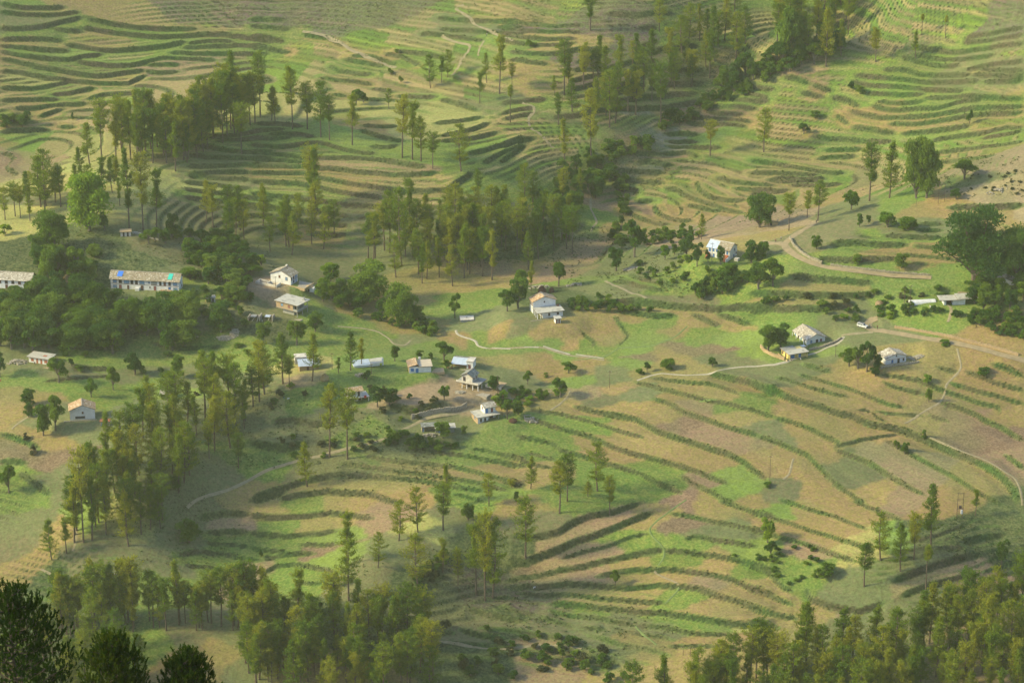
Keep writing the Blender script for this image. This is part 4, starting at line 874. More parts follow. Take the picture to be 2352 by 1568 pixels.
GS_ = (('60,560 200,590 440,548 560,575 560,640 430,650 250,610 120,650', 42, (12, 24), (20, 34), 'dmmo', 'bush on the scrub slope above the long house', 'bushes on the scrub slope', 15),
       ('440,660 560,640 600,700 560,760 430,740', 20, (12, 22), (20, 32), 'dmm', 'bush between the long house and the collapsed shed', 'bushes left of the collapsed shed', 14),
       ('60,790 300,800 560,790 600,830 300,860 150,850', 16, (10, 18), (16, 28), 'dmm', 'bush in the fields under the thick wood', 'bushes under the thick wood', 22),
       ('840,890 1040,925 1060,960 900,975', 14, (9, 16), (16, 26), 'dmo', 'bush round the bare earth yard', 'bushes round the bare earth yard', 16),
       ('1420,610 1620,590 1650,640 1500,660', 14, (9, 16), (16, 26), 'dmm', 'bush on the slope below the half tin house', 'bushes below the half tin house', 18),
       ('400,870 640,840 700,900 560,1000', 14, (9, 18), (16, 26), 'mmo', 'bush among the knoll pines', 'bushes among the knoll pines', 22),
       ('1475,310 1520,285 1600,245 1700,195 1795,145 1800,165 1720,215 1620,262 1540,300', 30, (14, 24), (20, 34), 'ddm', 'dark bush lining the ravine', 'bushes lining the ravine', 11),
       ('1350,350 1480,325 1520,340 1420,372 1350,372', 18, (16, 26), (22, 34), 'ddm', 'dark bush in the thicket at the ravine foot', 'bushes at the ravine foot', 12),
       ('1395,545 1425,480 1405,390 1425,390 1450,480 1425,560', 20, (14, 24), (18, 30), 'ddm', 'bush along the narrow stream bed', 'bushes along the stream bed', 11),
       ('1400,545 1600,530 1620,548 1420,575', 22, (12, 22), (20, 32), 'dmm', 'bush in the green belt under the curved tan terraces', 'bushes of the green belt', 12),
       ('1555,690 1600,665 1690,630 1720,650 1640,685', 22, (18, 30), (24, 36), 'ddm', 'bush in the sloping dark hedge below the half-tin house', 'bushes of the sloping hedge', 11),
       ('1140,690 1400,690 1500,715 1380,718 1290,710', 24, (10, 20), (18, 30), 'dmm', 'low bush on the bank behind the veranda house', 'bushes on the bank behind the veranda house', 13),
       ('2180,722 2352,720 2352,790 2250,760', 26, (12, 24), (22, 36), 'ddm', 'dark bush on the slope below the flat roofed sheds', 'bushes below the flat roofed sheds', 15),
       ('1600,1270 1870,1255 1900,1330 1800,1345 1760,1300', 22, (6, 12), (12, 22), 'mm', 'low green weed clump in the overgrown field', 'weed clumps in the overgrown field', 13),
       ('890,985 990,1015 1080,1010 1100,1022 960,1045 880,1020', 20, (12, 22), (20, 32), 'dmm', 'bush on the bank below the low sheds', 'bushes below the low sheds', 12),
       ('1140,905 1210,895 1290,905 1200,940 1140,930', 16, (10, 18), (18, 30), 'mml', 'green bush beside the meeting footpaths', 'bushes beside the meeting footpaths', 12),
       ('1000,1440 1400,1470 1450,1568 1080,1568', 40, (12, 26), (22, 38), 'ddmo', 'bush on the brushy bank at the bottom', 'bushes on the bottom bank', 17),
       ('950,1330 1010,1280 1050,1260 1010,1330 900,1400', 26, (12, 22), (18, 30), 'ddo', 'dark bush in the gully under the spur', 'bushes in the spur gully', 8),
       ('780,720 980,745 1040,765 1000,775 850,735', 16, (14, 24), (22, 34), 'dmm', 'bush on the edge of the long valley field', 'bushes on the valley field edge', 12),
       ('2220,420 2352,380 2352,450 2240,448', 14, (4, 8), (8, 14), 'oo', 'dry olive bush on the bare ochre slope', 'dry bushes on the ochre slope', 14),
       ('0,280 60,272 75,292 20,300', 7, (16, 26), (24, 36), 'dd', 'dark bush beside the left edge terraces', 'dark bushes beside the left edge terraces', 11),
       ('640,1000 900,985 960,1010 880,1040 640,1060', 18, (9, 16), (16, 28), 'dmo', 'low bush on the slope above the pale path', 'bushes above the pale path', 16),
       ('1880,720 1990,712 2100,700 2180,722 2050,735 1900,742', 20, (10, 18), (18, 28), 'dml', 'bush on the banks above the jeep', 'bushes above the jeep', 12),
       ('1750,690 2150,660 2170,690 1800,712', 18, (9, 16), (18, 30), 'dmo', 'low bush on the terraces under the upper road', 'bushes under the upper road', 18))
for po, n_, h_, w_s, hu, lb, gr, gp in GS_: grove('shrub', po, n_, h_, w_s, hu, lb, gr, gp, HOUSES_AV, parts=('stems', 'leaves'), cat='bush')
for q in """897,172,157,15,d 921,191,176,15,d 911,124,114,12,d 1218,108,93,26,d 1540,277,250,46,d 1975,216,197,30,d 1955,204,188,22,d 1872,272,255,28,d 2227,286,254,16,d 166,276,259,9,d 842,872,850,24,d 600,1279,1263,12,d 1254,866,855,14,m
835,236,212,26,d 12,538,514,32,l 1763,1117,1105,24,l 1300,548,520,30,m 700,910,893,16,o 505,862,840,20,m 1405,703,688,30,m 2130,880,862,26,l 2260,860,845,40,m 2170,792,780,30,l 1760,700,684,30,m 60,1010,995,22,o 75,1045,1020,18,o 1470,860,845,22,l""".split():
    a = q.split(','); plant('shrub', *map(float, a[:4]), a[4], '', None, parts=('stems', 'leaves'), cat='bush')
# labels of the trees that stand alone
seen = {}
ORD = ['first', 'second', 'third', 'fourth', 'fifth', 'sixth', 'seventh', 'eighth', 'ninth', 'tenth', 'eleventh', 'twelfth']
for t, px, py, kd, hm, hue, auto in sorted(ALLT, key=lambda q: q[1]):
    if not auto: continue
    if kd == 'pine_tree': a = ('very tall ' if hm > 25 else 'tall ' if hm > 19 else 'medium ' if hm > 13 else 'short ')+'pine '
    elif kd == 'shrub': a = {'d': 'dark green ', 'm': 'green ', 'l': 'bright lime green ', 'o': 'dry olive '}[hue]+'bush '
    else: a = ('large ' if hm > 12 else '' if hm > 7 else 'small ')+{'d': 'dark green', 'm': 'mid green', 'l': 'bright lime green'}[hue]+' leafy tree '
    seen.setdefault(a+'standing '+spot(px, py), []).append(t)
for lb, ts in seen.items():
    for i, t in enumerate(ts): t['label'] = lb if len(ts) == 1 else lb+', '+ORD[i]+' from the left'
# ------------------------------------------------------------------ uncountable growth on banks and wild slopes (one object each)
def cover_mat():
    m = bpy.data.materials.new('bank_growth'); n, N, L = nodes(m)
    g = N.new('ShaderNodeNewGeometry'); nz = N.new('ShaderNodeTexNoise'); nz.inputs['Scale'].default_value = .16; nz.inputs['Detail'].default_value = 6; nz.inputs['Roughness'].default_value = .75
    L.new(g.outputs['Position'], nz.inputs['Vector']); cr = N.new('ShaderNodeValToRGB'); e = cr.color_ramp.elements
    e[0].position = .34; e[0].color = (.125, .095, .055, 1); e[1].position = .70; e[1].color = (.13, .22, .035, 1)
    x = e.new(.44); x.color = (.065, .085, .03, 1); x = e.new(.56); x.color = (.06, .12, .026, 1)
    L.new(nz.outputs['Fac'], cr.inputs[0]); d = N.new('ShaderNodeBsdfDiffuse'); L.new(cr.outputs[0], d.inputs[0])
    t = N.new('ShaderNodeBsdfTranslucent'); L.new(cr.outputs[0], t.inputs[0]); mx = N.new('ShaderNodeMixShader'); mx.inputs[0].default_value = .25
    L.new(d.outputs[0], mx.inputs[1]); L.new(t.outputs[0], mx.inputs[2]); o = N.new('ShaderNodeOutputMaterial'); L.new(mx.outputs[0], o.inputs[0]); return m
M_COVER = cover_mat()
def tufts(name, jj, ii, hgt, nq, leaf, seed):
    rg = np.random.default_rng(seed); x = GXX[jj, ii]+rg.uniform(-.5, .5, len(jj)); y = GYY[jj, ii]+rg.uniform(-.45, .45, len(jj)); z = zg(x, y); n = len(x)
    C = np.repeat(np.stack([x, y, z], 1), nq, 0); H = np.repeat(hgt, nq)
    off = rg.normal(size=(n*nq, 3))*np.stack([.28+0*H, .28+0*H, 0*H], 1); off[:, 2] = rg.uniform(.1, 1, n*nq)*H; off[:, :2] *= (1.15-.5*(off[:, 2]/np.maximum(H, .05)))[:, None]*(.6+H)[:, None]
    V, Qs = blades(C+off, rg.normal(size=(n*nq, 3))+(0, 0, .4), leaf, leaf*.9, rg)
    o = link(name, mesh_np(name, V, Qs, mats=[M_COVER]), kind='stuff'); return o
pr = RNG.random(RIS.shape)
nb = fnoise(GXX, GYY, 7., 111, 3); inview = np.abs(PX-1176) < 1330
jj, ii = np.nonzero((RIS > .7) & (pr < np.where(PY > 640, .26, .42)+.35*nb) & (PY < 1640) & inview)
tufts('bank_bushes', jj, ii, np.clip(.12+.9*np.clip(nb[jj, ii]-.12, 0, 1)+.2*RNG.random(len(jj)), .1, .9), 6, .40, 5)
rgh = np.clip(ROUGH, 0, 1)*(RIS < .5)
jj, ii = np.nonzero((pr < .16*rgh*np.clip(.3+2.2*nb, 0, 1)+.004) & (PY < 1640) & inview & (ROUGH > .15))
tufts('slope_scrub', jj, ii, np.clip(.25+.8*RNG.random(len(jj))**2, .2, 1.1), 6, .38, 6)
# ------------------------------------------------------------------ building materials
WHITE = simple_mat('whitewash', (.80, .80, .78), (.66, .66, .64), .6, .9); WARM = simple_mat('old_whitewash', (.70, .66, .58), (.55, .50, .42), .7, .9)
YELL = simple_mat('yellow_wash', (.78, .62, .22), (.66, .52, .18), .7, .9); BRICK = simple_mat('mud_brick', (.46, .33, .19), (.36, .25, .15), 1.5, .95)
STONE = simple_mat('rubble_stone', (.34, .29, .22), (.22, .19, .14), 1.6, .95, c3=(.42, .37, .29)); MUD = simple_mat('mud_plaster', (.50, .36, .20), (.40, .29, .16), 1, .95)
SLAB = simple_mat('concrete_roof', (.47, .45, .38), (.33, .32, .27), .5, .9, c3=(.52, .50, .43)); TIN = simple_mat('bluish_tin', (.66, .74, .82), (.55, .62, .70), .8, .45, metal=.25)
GREY = simple_mat('grey_concrete', (.36, .36, .33), (.27, .27, .25), .8, .9); DARK = simple_mat('dark_opening', (.025, .022, .025), (.04, .03, .035), 1, .6)
BLUE = simple_mat('blue_paint', (.04, .16, .42), (.05, .19, .48), 1, .6); TEAL = simple_mat('teal_paint', (.06, .42, .34), (.05, .36, .29), 1, .6)
WOOD = simple_mat('brown_wood', (.16, .07, .045), (.11, .05, .035), 2, .8); TERRA = simple_mat('terracotta_paint', (.45, .15, .07), (.38, .13, .06), 1, .8)
LBLUE = simple_mat('pale_blue_paint', (.20, .36, .55), (.16, .30, .48), 1, .7); PINK = simple_mat('faded_red_paint', (.30, .10, .10), (.24, .08, .08), 1, .8)
TARPB = simple_mat('blue_tarpaulin', (.04, .20, .75), (.05, .24, .85), 1, .5); TARPG = simple_mat('turquoise_tarpaulin', (.03, .55, .42), (.04, .62, .48), 1, .5)
STRAW = simple_mat('straw', (.46, .35, .17), (.33, .25, .12), 3, .95); REDC = simple_mat('red_cloth', (.55, .04, .04), (.48, .03, .04), 1, .8); SKIN = simple_mat('skin', (.24, .13, .08), None, 1, .6)
def slate_mat(nm, ramp):
    m = bpy.data.materials.new(nm); n, N, L = nodes(m); a = N.new('ShaderNodeAttribute'); a.attribute_name = 'tone'; cr = N.new('ShaderNodeValToRGB'); e = cr.color_ramp.elements
    e[0].color = (*ramp[0], 1); e[1].color = (*ramp[-1], 1)
    for i in range(1, len(ramp)-1): x = e.new(i/(len(ramp)-1)); x.color = (*ramp[i], 1)
    L.new(a.outputs['Fac'], cr.inputs[0]); p = N.new('ShaderNodeBsdfPrincipled'); p.inputs['Roughness'].default_value = .85; L.new(cr.outputs[0], p.inputs['Base Color'])
    o = N.new('ShaderNodeOutputMaterial'); L.new(p.outputs[0], o.inputs[0]); return m
SL_TAN = slate_mat('tan_roof_slates', [(.22, .17, .11), (.38, .31, .20), (.30, .26, .18), (.58, .52, .40)]); SL_ORA = slate_mat('warm_roof_slates', [(.34, .19, .10), (.55, .38, .20), (.46, .30, .17), (.68, .56, .38)])
SL_GRY = slate_mat('grey_roof_slates', [(.12, .13, .12), (.26, .28, .25), (.20, .21, .18), (.42, .42, .36)]); SL_PAL = slate_mat('pale_roof_slates', [(.24, .20, .15), (.50, .45, .36), (.38, .33, .25), (.70, .66, .56)])
FASC = simple_mat('stained_slab_edge', (.20, .15, .10), (.13, .10, .07), 1, .9)
BXV = np.array([(x, y, z) for x in (0, 1) for y in (0, 1) for z in (0, 1)], float); BXQ = np.array([(0, 1, 3, 2), (4, 6, 7, 5), (0, 4, 5, 1), (2, 3, 7, 6), (0, 2, 6, 4), (1, 5, 7, 3)])
def boxv(x0, x1, y0, y1, z0, z1): return BXV*np.array([x1-x0, y1-y0, z1-z0])+np.array([x0, y0, z0]), BXQ
bld_rs = np.random.default_rng(55)
def slate_mesh(name, A, U, W_, LU, LW, mat, ln=.62, wd=.55):
    """rows of uneven stone slates on the plane A + u*U + w*W_ (W_ runs up the slope)"""
    N_ = np.cross(U, W_); Vs = []; Qs = []; tone = []; k = 0; w = 0.0
    while w < LW-.1:
        u = -bld_rs.uniform(0, .3)
        while u < LU:
            b = wd*bld_rs.uniform(.6, 1.5); u0 = max(u, 0); u1 = min(u+b-.02, LU)
            if u1-u0 > .12:
                h0 = .055+bld_rs.uniform(0, .05); h1 = .012+bld_rs.uniform(0, .02); w0 = w-bld_rs.uniform(0, .08); w1 = min(w+ln+.12, LW+.05); t = .05
                for (uu, ww, hh) in ((u0, w0, h0), (u1, w0, h0+bld_rs.uniform(-.02, .02)), (u1, w1, h1), (u0, w1, h1)): Vs.append(A+U*uu+W_*ww+N_*(hh+t)); 
                for (uu, ww, hh) in ((u0, w0, h0), (u1, w0, h0), (u1, w1, h1), (u0, w1, h1)): Vs.append(A+U*uu+W_*ww+N_*(hh))
                o = k*8; Qs += [(o, o+1, o+2, o+3), (o+4, o+7, o+6, o+5), (o, o+4, o+5, o+1), (o+1, o+5, o+6, o+2), (o+3, o+2, o+6, o+7), (o, o+3, o+7, o+4)]; tone += [bld_rs.random()]*8; k += 1
            u += b
        w += ln*.8
    me = mesh_np(name, Vs, Qs, mats=[mat]); at = me.attributes.new('tone', 'FLOAT', 'POINT'); at.data.foreach_set('value', np.array(tone, np.float32)); return me
class Bld:
    def __init__(s, name, label, px, py, rz, cat='house', sink=.15, group=None):
        c = hit([(px, py)], zg)[0]; s.o = thing(name, label, cat, (c[0], c[1], c[2]-sink), math.radians(rz), group); s.c = c; s.rz = math.radians(rz)
    def part(s, name, me, par=None, **k): return link(name, me, par or s.o, **k)
    def box(s, x0, x1, y0, y1, z0, z1, mat, name='wall', par=None):
        v, q = boxv(x0, x1, y0, y1, z0, z1); return s.part(name, mesh_np(name, v, q, mats=[mat]), par)
    def gable(s, x0, x1, y0, y1, z0, z1, zr, ax, mat, rp=.5):
        if ax == 'x': r = [(x0, y0+(y1-y0)*rp, zr), (x1, y0+(y1-y0)*rp, zr)]
        else: r = [(x0+(x1-x0)*rp, y0, zr), (x0+(x1-x0)*rp, y1, zr)]
        V = [(x0, y0, z0), (x1, y0, z0), (x1, y1, z0), (x0, y1, z0), (x0, y0, z1), (x1, y0, z1), (x1, y1, z1), (x0, y1, z1)]+r
        q = [(3, 2, 1, 0), (0, 1, 5, 4), (1, 2, 6, 5), (2, 3, 7, 6), (3, 0, 4, 7)]
        if ax == 'x': q += [(4, 5, 9, 8), (6, 7, 8, 9)]; t = [(5, 6, 9), (7, 4, 8)]
        else: q += [(5, 6, 9, 8), (7, 4, 8, 9)]; t = [(4, 5, 8), (6, 7, 9)]
        s.part('wall', mesh_np('wall', V, q, t, mats=[mat]))
    def slope(s, P0, P1, P2, mat, kind='slate', u0=0., u1=1., th=.09, name='roof'):
        """one roof plane: P0->P1 along the eave, P0->P2 up the slope"""
        P0, P1, P2 = map(lambda a: np.array(a, float), (P0, P1, P2)); U = P1-P0; W_ = P2-P0; LU = np.linalg.norm(U); LW = np.linalg.norm(W_); U /= LU; W_ /= LW
        N_ = np.cross(U, W_); 
        A = P0+U*LU*u0; l = LU*(u1-u0); V = []
        for hh in (0, th): V += [A+N_*hh, A+U*l+N_*hh, A+U*l+W_*LW+N_*hh, A+W_*LW+N_*hh]
        base = s.part(name, mesh_np(name, V, [(3, 2, 1, 0), (4, 5, 6, 7), (0, 1, 5, 4), (1, 2, 6, 5), (2, 3, 7, 6), (3, 0, 4, 7)], mats=[WOOD if kind == 'slate' else mat]))
        if kind == 'slate':
            s.part('slates', slate_mesh('slates', A+N_*th, U, W_, l, LW, mat), base, kind='stuff')
        else:
            n = max(2, int(l/1.05))
            for i in range(n):
                a = A+U*(l*i/n)+N_*(th+.012+.012*(i % 2)); w = l/n+.05; V = []
                m_ = 9
                for k in range(m_):
                    f = k/(m_-1); hh = .03*math.sin(f*math.pi*8); V += [a+U*w*f+N_*hh-W_*.06, a+U*w*f+N_*hh+W_*(LW+.03)]
                s.part('roof_sheet', mesh_np('roof_sheet', V, [(2*k, 2*k+2, 2*k+3, 2*k+1) for k in range(m_-1)], mats=[mat]), base)
        return base
    def groof(s, x0, x1, y0, y1, z1, zr, ax, mat, ov=.45, rp=.5, kind='slate'):
        if ax == 'x':
            ym = y0+(y1-y0)*rp; f = ov*(zr-z1)/(ym-y0); g = ov*(zr-z1)/(y1-ym)
            s.slope((x0-ov, y0-ov, z1-f), (x1+ov, y0-ov, z1-f), (x0-ov, ym, zr), mat, kind); s.slope((x1+ov, y1+ov, z1-g), (x0-ov, y1+ov, z1-g), (x1+ov, ym, zr), mat, kind)
            s.box(x0-ov, x1+ov, ym-.2, ym+.2, zr+.06, zr+.26, STONE, 'ridge_stones')
        else:
            xm = x0+(x1-x0)*rp; f = ov*(zr-z1)/(xm-x0); g = ov*(zr-z1)/(x1-xm)
            s.slope((x0-ov, y1+ov, z1-f), (x0-ov, y0-ov, z1-f), (xm, y1+ov, zr), mat, kind); s.slope((x1+ov, y0-ov, z1-g), (x1+ov, y1+ov, z1-g), (xm, y0-ov, zr), mat, kind)
            s.box(xm-.2, xm+.2, y0-ov, y1+ov, zr+.06, zr+.26, STONE, 'ridge_stones')
    def op(s, face, at, u, z, w, h, kind='window', leaf=None, frame=None, pl=0.):
        """opening on the plane face ('F': y=at, 'L': x=at, 'R': x=at); u = distance along the face as seen from outside"""
        frame = frame or WOOD; leaf = leaf or DARK
        o = link(kind, None, s.o)
        if face == 'F': o.location = (u, at, z); 
        elif face == 'R': o.location = (at, u, z); o.rotation_euler = (0, 0, math.pi/2)
        else: o.location = (at, u, z); o.rotation_euler = (0, 0, -math.pi/2)
        f = .09; ps = [boxv(0, f, -.07, .02, 0, h), boxv(w-f, w, -.07, .02, 0, h), boxv(f, w-f, -.07, .02, h-f, h)]
        if kind == 'window': ps += [boxv(f, w-f, -.07, .02, 0, f)]; 
        if kind == 'window' and w > 1.0: ps.append(boxv(w/2-.03, w/2+.03, -.05, .02, f, h-f))
        v, q = join(ps); link('frame', mesh_np('frame', v, q, mats=[frame]), o)
        v, q = boxv(f, w-f, -.028, .01, f if kind == 'window' else 0, h-f); link('pane' if kind == 'window' else 'door_leaf', mesh_np('pane', v, q, mats=[leaf]), o)
        if kind == 'window': s.box_to(o, -.08, w+.08, -.12, .02, -.08, 0, GREY, 'sill')
    def box_to(s, par, x0, x1, y0, y1, z0, z1, mat, name):
        v, q = boxv(x0, x1, y0, y1, z0, z1); return link(name, mesh_np(name, v, q, mats=[mat]), par)
    def pillar(s, x, y, z0, z1, mat=None, r=.14): s.box(x-r, x+r, y-r, y+r, z0, z1, mat or WHITE, 'pillar')
    def flat(s, x0, x1, y0, y1, z, mat=None, th=.16, name='roof'):
        r = s.box(x0, x1, y0, y1, z, z+th, mat or SLAB, name)
        v, q = boxv(x0-.03, x1+.03, y0-.03, y1+.03, z-.1, z+th*.55); link('fascia', mesh_np('fascia', v, q, mats=[FASC]), r); return r
# --- long two-storey house
b = Bld('long_house', 'long two-storey white house with slate roof and two tarpaulins on it', 333, 666, -8)
b.gable(-15, 15, 0, 6.5, 0, 4.9, 7.0, 'x', WHITE); b.groof(-15, 15, 0, 6.5, 4.95, 7.1, 'x', SL_TAN, .6)
b.box(-15.03, 15.03, -.06, 0, 2.42, 2.55, WOOD, 'floor_band')
for u, w, h, z, k, lf in ((1.0, 1.7, 1.4, 2.9, 'window', LBLUE), (3.6, 1.4, 1.6, 2.8, 'window', DARK), (5.9, 2.3, 1.7, 2.7, 'window', LBLUE), (8.8, 1.2, 2.0, 2.6, 'door', DARK), (10.8, 1.2, 2.0, 2.6, 'door', DARK), (12.7, 2.2, 1.7, 2.7, 'window', LBLUE), (16.6, .8, .8, 3.3, 'window', LBLUE),
                         (17.9, 2.4, 1.7, 2.7, 'window', GREY), (21.4, 1.0, 2.0, 2.6, 'door', DARK), (23.3, 1.1, 2.0, 2.6, 'door', WOOD), (25.4, 1.1, 1.5, 2.8, 'window', DARK), (27.5, 1.8, 1.4, 2.9, 'window', LBLUE),
                         (1.0, 1.7, 1.3, .6, 'window', LBLUE), (3.6, 1.2, 1.9, .15, 'door', PINK), (7.2, .9, 1.9, .15, 'door', WOOD), (13.2, 1.2, 2.0, .15, 'door', WOOD), (17.0, .5, .7, 1.2, 'window', WOOD), (18.9, 1.1, 2.0, .15, 'door', PINK), (25.3, 1.1, 1.9, .15, 'door', BLUE), (27.5, 1.8, 1.3, .6, 'window', LBLUE)):
    b.op('F', -.0, -15+u, z, w, h, k, lf)
b.op('R', 15, 2.0, 3.0, .9, 1.0); b.op('R', 15, 4.2, .9, .9, 1.0)
b.box(-15.5, 15.5, -3.2, 0, -.9, .06, STONE, 'plinth'); b.box(-4, -2.2, -1.6, -.05, .06, 1.3, WHITE, 'steps'); b.box(7, 12, -1.4, -.05, .06, .9, BRICK, 'low_wall')
def tarp(B, x, wx, u0, u1, mat, label, name='tarpaulin'):
    w = (7.1-4.95)/3.25; y0, y1 = u0, u1; V = [(x, y0, 4.95+y0*w+.30), (x+wx, y0-.1, 4.95+y0*w+.30), (x+wx+.25, y1, 4.95+y1*w+.30), (x+.3, y1, 4.95+y1*w+.30)]
    V2 = [(a, c, d+.05) for a, c, d in V]; me = mesh_np(name, V+V2, [(3, 2, 1, 0), (4, 5, 6, 7), (0, 1, 5, 4), (1, 2, 6, 5), (2, 3, 7, 6), (3, 0, 4, 7)], mats=[mat])
    o = link(name, me, None, tuple(B.o.location), B.rz); o['label'] = label; o['category'] = 'tarpaulin'
tarp(b, -12.3, 2.3, .6, 2.9, TARPB, 'blue tarpaulin spread on the slate roof of the long house'); tarp(b, 10.0, 1.9, .3, 2.9, TARPG, 'turquoise tarpaulin spread on the slate roof of the long house')
# --- row house at the left edge
b = Bld('row_house', 'slate roofed row house with brown doors cut by the left edge of the picture', 10, 662, -8)
b.gable(-12, 12, 0, 6, 0, 4.4, 6.5, 'x', WHITE); b.groof(-12, 12, 0, 6, 4.45, 6.6, 'x', SL_PAL, .6); b.box(9.4, 12.05, -.08, 0, 0, 4.3, YELL, 'yellow_bay')
for i in range(8): b.op('F', 0 if i < 7 else -.08, -11.2+i*2.9, 2.3, 1.3, 1.8, 'door' if i % 2 else 'window', DARK if i % 3 else WOOD)
for i in range(4): b.op('F', 0 if i < 3 else -.08, -4+i*4.5, .1, 1.1, 1.8, 'door', WOOD)
b.box(4, 6, -1.8, 0, 0, 1.7, MUD, 'steps')
# --- small huts on the left slope
b = Bld('hilltop_hut', 'small hut with open dark bays on the scrub hill above the long house', 289, 543, 6, 'hut'); b.box(-2.2, 2.2, 0, 3, 0, 2.3, WARM); b.flat(-2.6, 2.6, -.5, 3.3, 2.33, MUD, .2); b.op('F', 0, -1.3, .1, .8, 1.9, 'door'); b.op('F', 0, .5, .1, .8, 1.9, 'door'); b.pillar(-2.1, -.3, 0, 2.3, WARM); b.pillar(2.1, -.3, 0, 2.3, WARM)
b = Bld('teal_shed', 'narrow shed with a teal door half hidden in trees left of the long house', 200, 683, 0, 'shed'); b.box(-1.6, 1.6, 0, 2, 0, 2.4, BRICK); b.op('F', 0, -1.1, .1, 1.0, 2.1, 'door', DARK); b.op('F', 0, .1, .1, 1.4, 2.1, 'door', TEAL, TEAL); b.slope((-2, -.4, 2.45), (2, -.4, 2.45), (-2, 2.3, 2.8), SLAB, 'tin')
b = Bld('white_shed', 'little white shed with two dark doors below the two big houses', 484, 694, 12, 'shed'); b.box(-1.9, 1.9, 0, 2.6, 0, 2.1, WHITE); b.box(-1.93, -1.9, 0, 2.6, 0, 2.1, MUD, 'side_wall'); b.flat(-2.2, 2.2, -.3, 2.9, 2.13); b.op('F', 0, -.9, .1, .8, 1.7, 'door'); b.op('F', 0, .6, .1, .8, 1.7, 'door')
b = Bld('stone_hut', 'tiny windowless stone hut on the slope right of the long house', 501, 646, 0, 'hut'); b.box(-1.7, 1.7, 0, 2.4, 0, 2, STONE); b.flat(-1.9, 1.9, -.2, 2.6, 2.03, WARM, .25); b.op('F', 0, -.4, .1, .8, 1.4, 'door')
# --- gabled house with blue windows
b = Bld('gabled_house', 'white gabled house with blue window frames and a slate roof on the left slope', 668, 655, -28)
b.gable(-10.2, 0, 0, 5.6, 0, 4.0, 6.1, 'y', WHITE); b.groof(-10.2, 0, 0, 5.6, 4.05, 6.2, 'y', SL_TAN, .5); b.op('F', 0, -6.1, 2.6, .9, 1.1, 'window', WOOD); b.op('F', 0, -2.7, 2.0, 1.1, 1.5, 'window', LBLUE)
b.op('R', 0, .25, 2.2, .8, 1.7, 'door', DARK); b.op('R', 0, 1.7, 2.3, 1.3, 1.3, 'window', WOOD, BLUE); b.op('R', 0, 3.8, 2.2, .9, 1.8, 'door', BLUE, BLUE); b.op('R', 0, 1.7, .5, 1.3, 1.3, 'window', DARK, BLUE); b.op('R', 0, 3.8, .1, .9, 1.8, 'door', BLUE, BLUE); b.box(0, .06, .0, 5.6, 1.95, 2.1, WOOD, 'floor_band')
b.box(-5.6, -4.9, 5.0, 5.7, 4, 6.9, WARM, 'chimney'); b.box(.05, 7.5, -1, 6.5, -.8, .05, STONE, 'courtyard'); b.box(.05, 7.7, -1.3, -1.0, -.8, .5, MUD, 'low_wall'); b.box(7.5, 7.8, -1, 6.5, -.8, .5, MUD, 'low_wall')
b = Bld('house_foundation', 'unfinished foundation walls with two cells before the gabled house', 648, 664, -28, 'foundation')
for a in ((-13, -3, -.3, 0, 0, 1.5), (-13, -3, 3.2, 3.5, 0, 1.3), (-13.3, -13, -.3, 3.5, 0, 1.4), (-3, -2.7, -.3, 3.5, 0, 1.5), (-8, -7.7, 0, 3.2, 0, 1.4)): b.box(*a, WARM, 'foundation_wall')
b = Bld('white_outhouse', 'small white outhouse with an earthen dome roof right of the gabled house', 709, 670, -12, 'hut'); b.box(-2.4, 2.4, 0, 2.6, 0, 2.1, WHITE); v, q = tube([(0, 1.3, 2.1), (0, 1.3, 2.45), (0, 1.3, 2.75)], [2.0, 1.5, .25], 10); b.part('roof', mesh_np('roof', v, q, mats=[MUD])); b.op('F', 0, -.4, .1, .8, 1.7, 'door')
# --- flat roofed brick house
b = Bld('brick_house', 'two-storey mud brick house with flat pale roof and open corner veranda', 683, 729, -33)
b.box(-11, -2.2, 0, 7.4, 2.7, 5.6, BRICK); b.box(-8.5, -2.6, 1.2, 7.2, 0, 2.54, GREY); b.box(-2.2, -1.9, .3, 7.4, 2.7, 5.6, GREY, 'inner_wall'); b.flat(-11, .3, -.2, 7.8, 2.54, GREY); b.flat(-11.6, .9, -.7, 8.3, 5.65, SLAB, .18)
for y in (0, 3.7, 7.2): b.pillar(0, y, 2.7, 5.65, GREY, .11); b.pillar(0, y, 0, 2.54, GREY, .13)
b.box(-.08, .08, .1, 7.2, 2.7, 3.5, GREY, 'parapet'); b.box(-2.1, -.1, -.06, .06, 2.7, 3.5, GREY, 'parapet'); b.op('F', 0, -8.6, 3.6, 1.3, 1.3, 'window', LBLUE); b.op('F', 0, -4.8, 3.5, 1.0, 1.3, 'window', PINK); b.op('R', -1.9, 1, 2.75, .9, 2, 'door'); b.op('R', -1.9, 4.6, 3.4, 1.2, 1.2, 'window', LBLUE); b.op('R', -2.6, 3, .1, 1.1, 1.9, 'door', WOOD)
for k in range(7): b.box(-1.5+.32*(k % 4), -1.2+.32*(k % 4), 5.8+.5*(k//4), 6.2+.5*(k//4), 5.83, 6.2+.5*((k*7) % 3), GREY, 'concrete_block')
b.box(-12, 3, -2.2, 0, -1, .04, STONE, 'plinth')
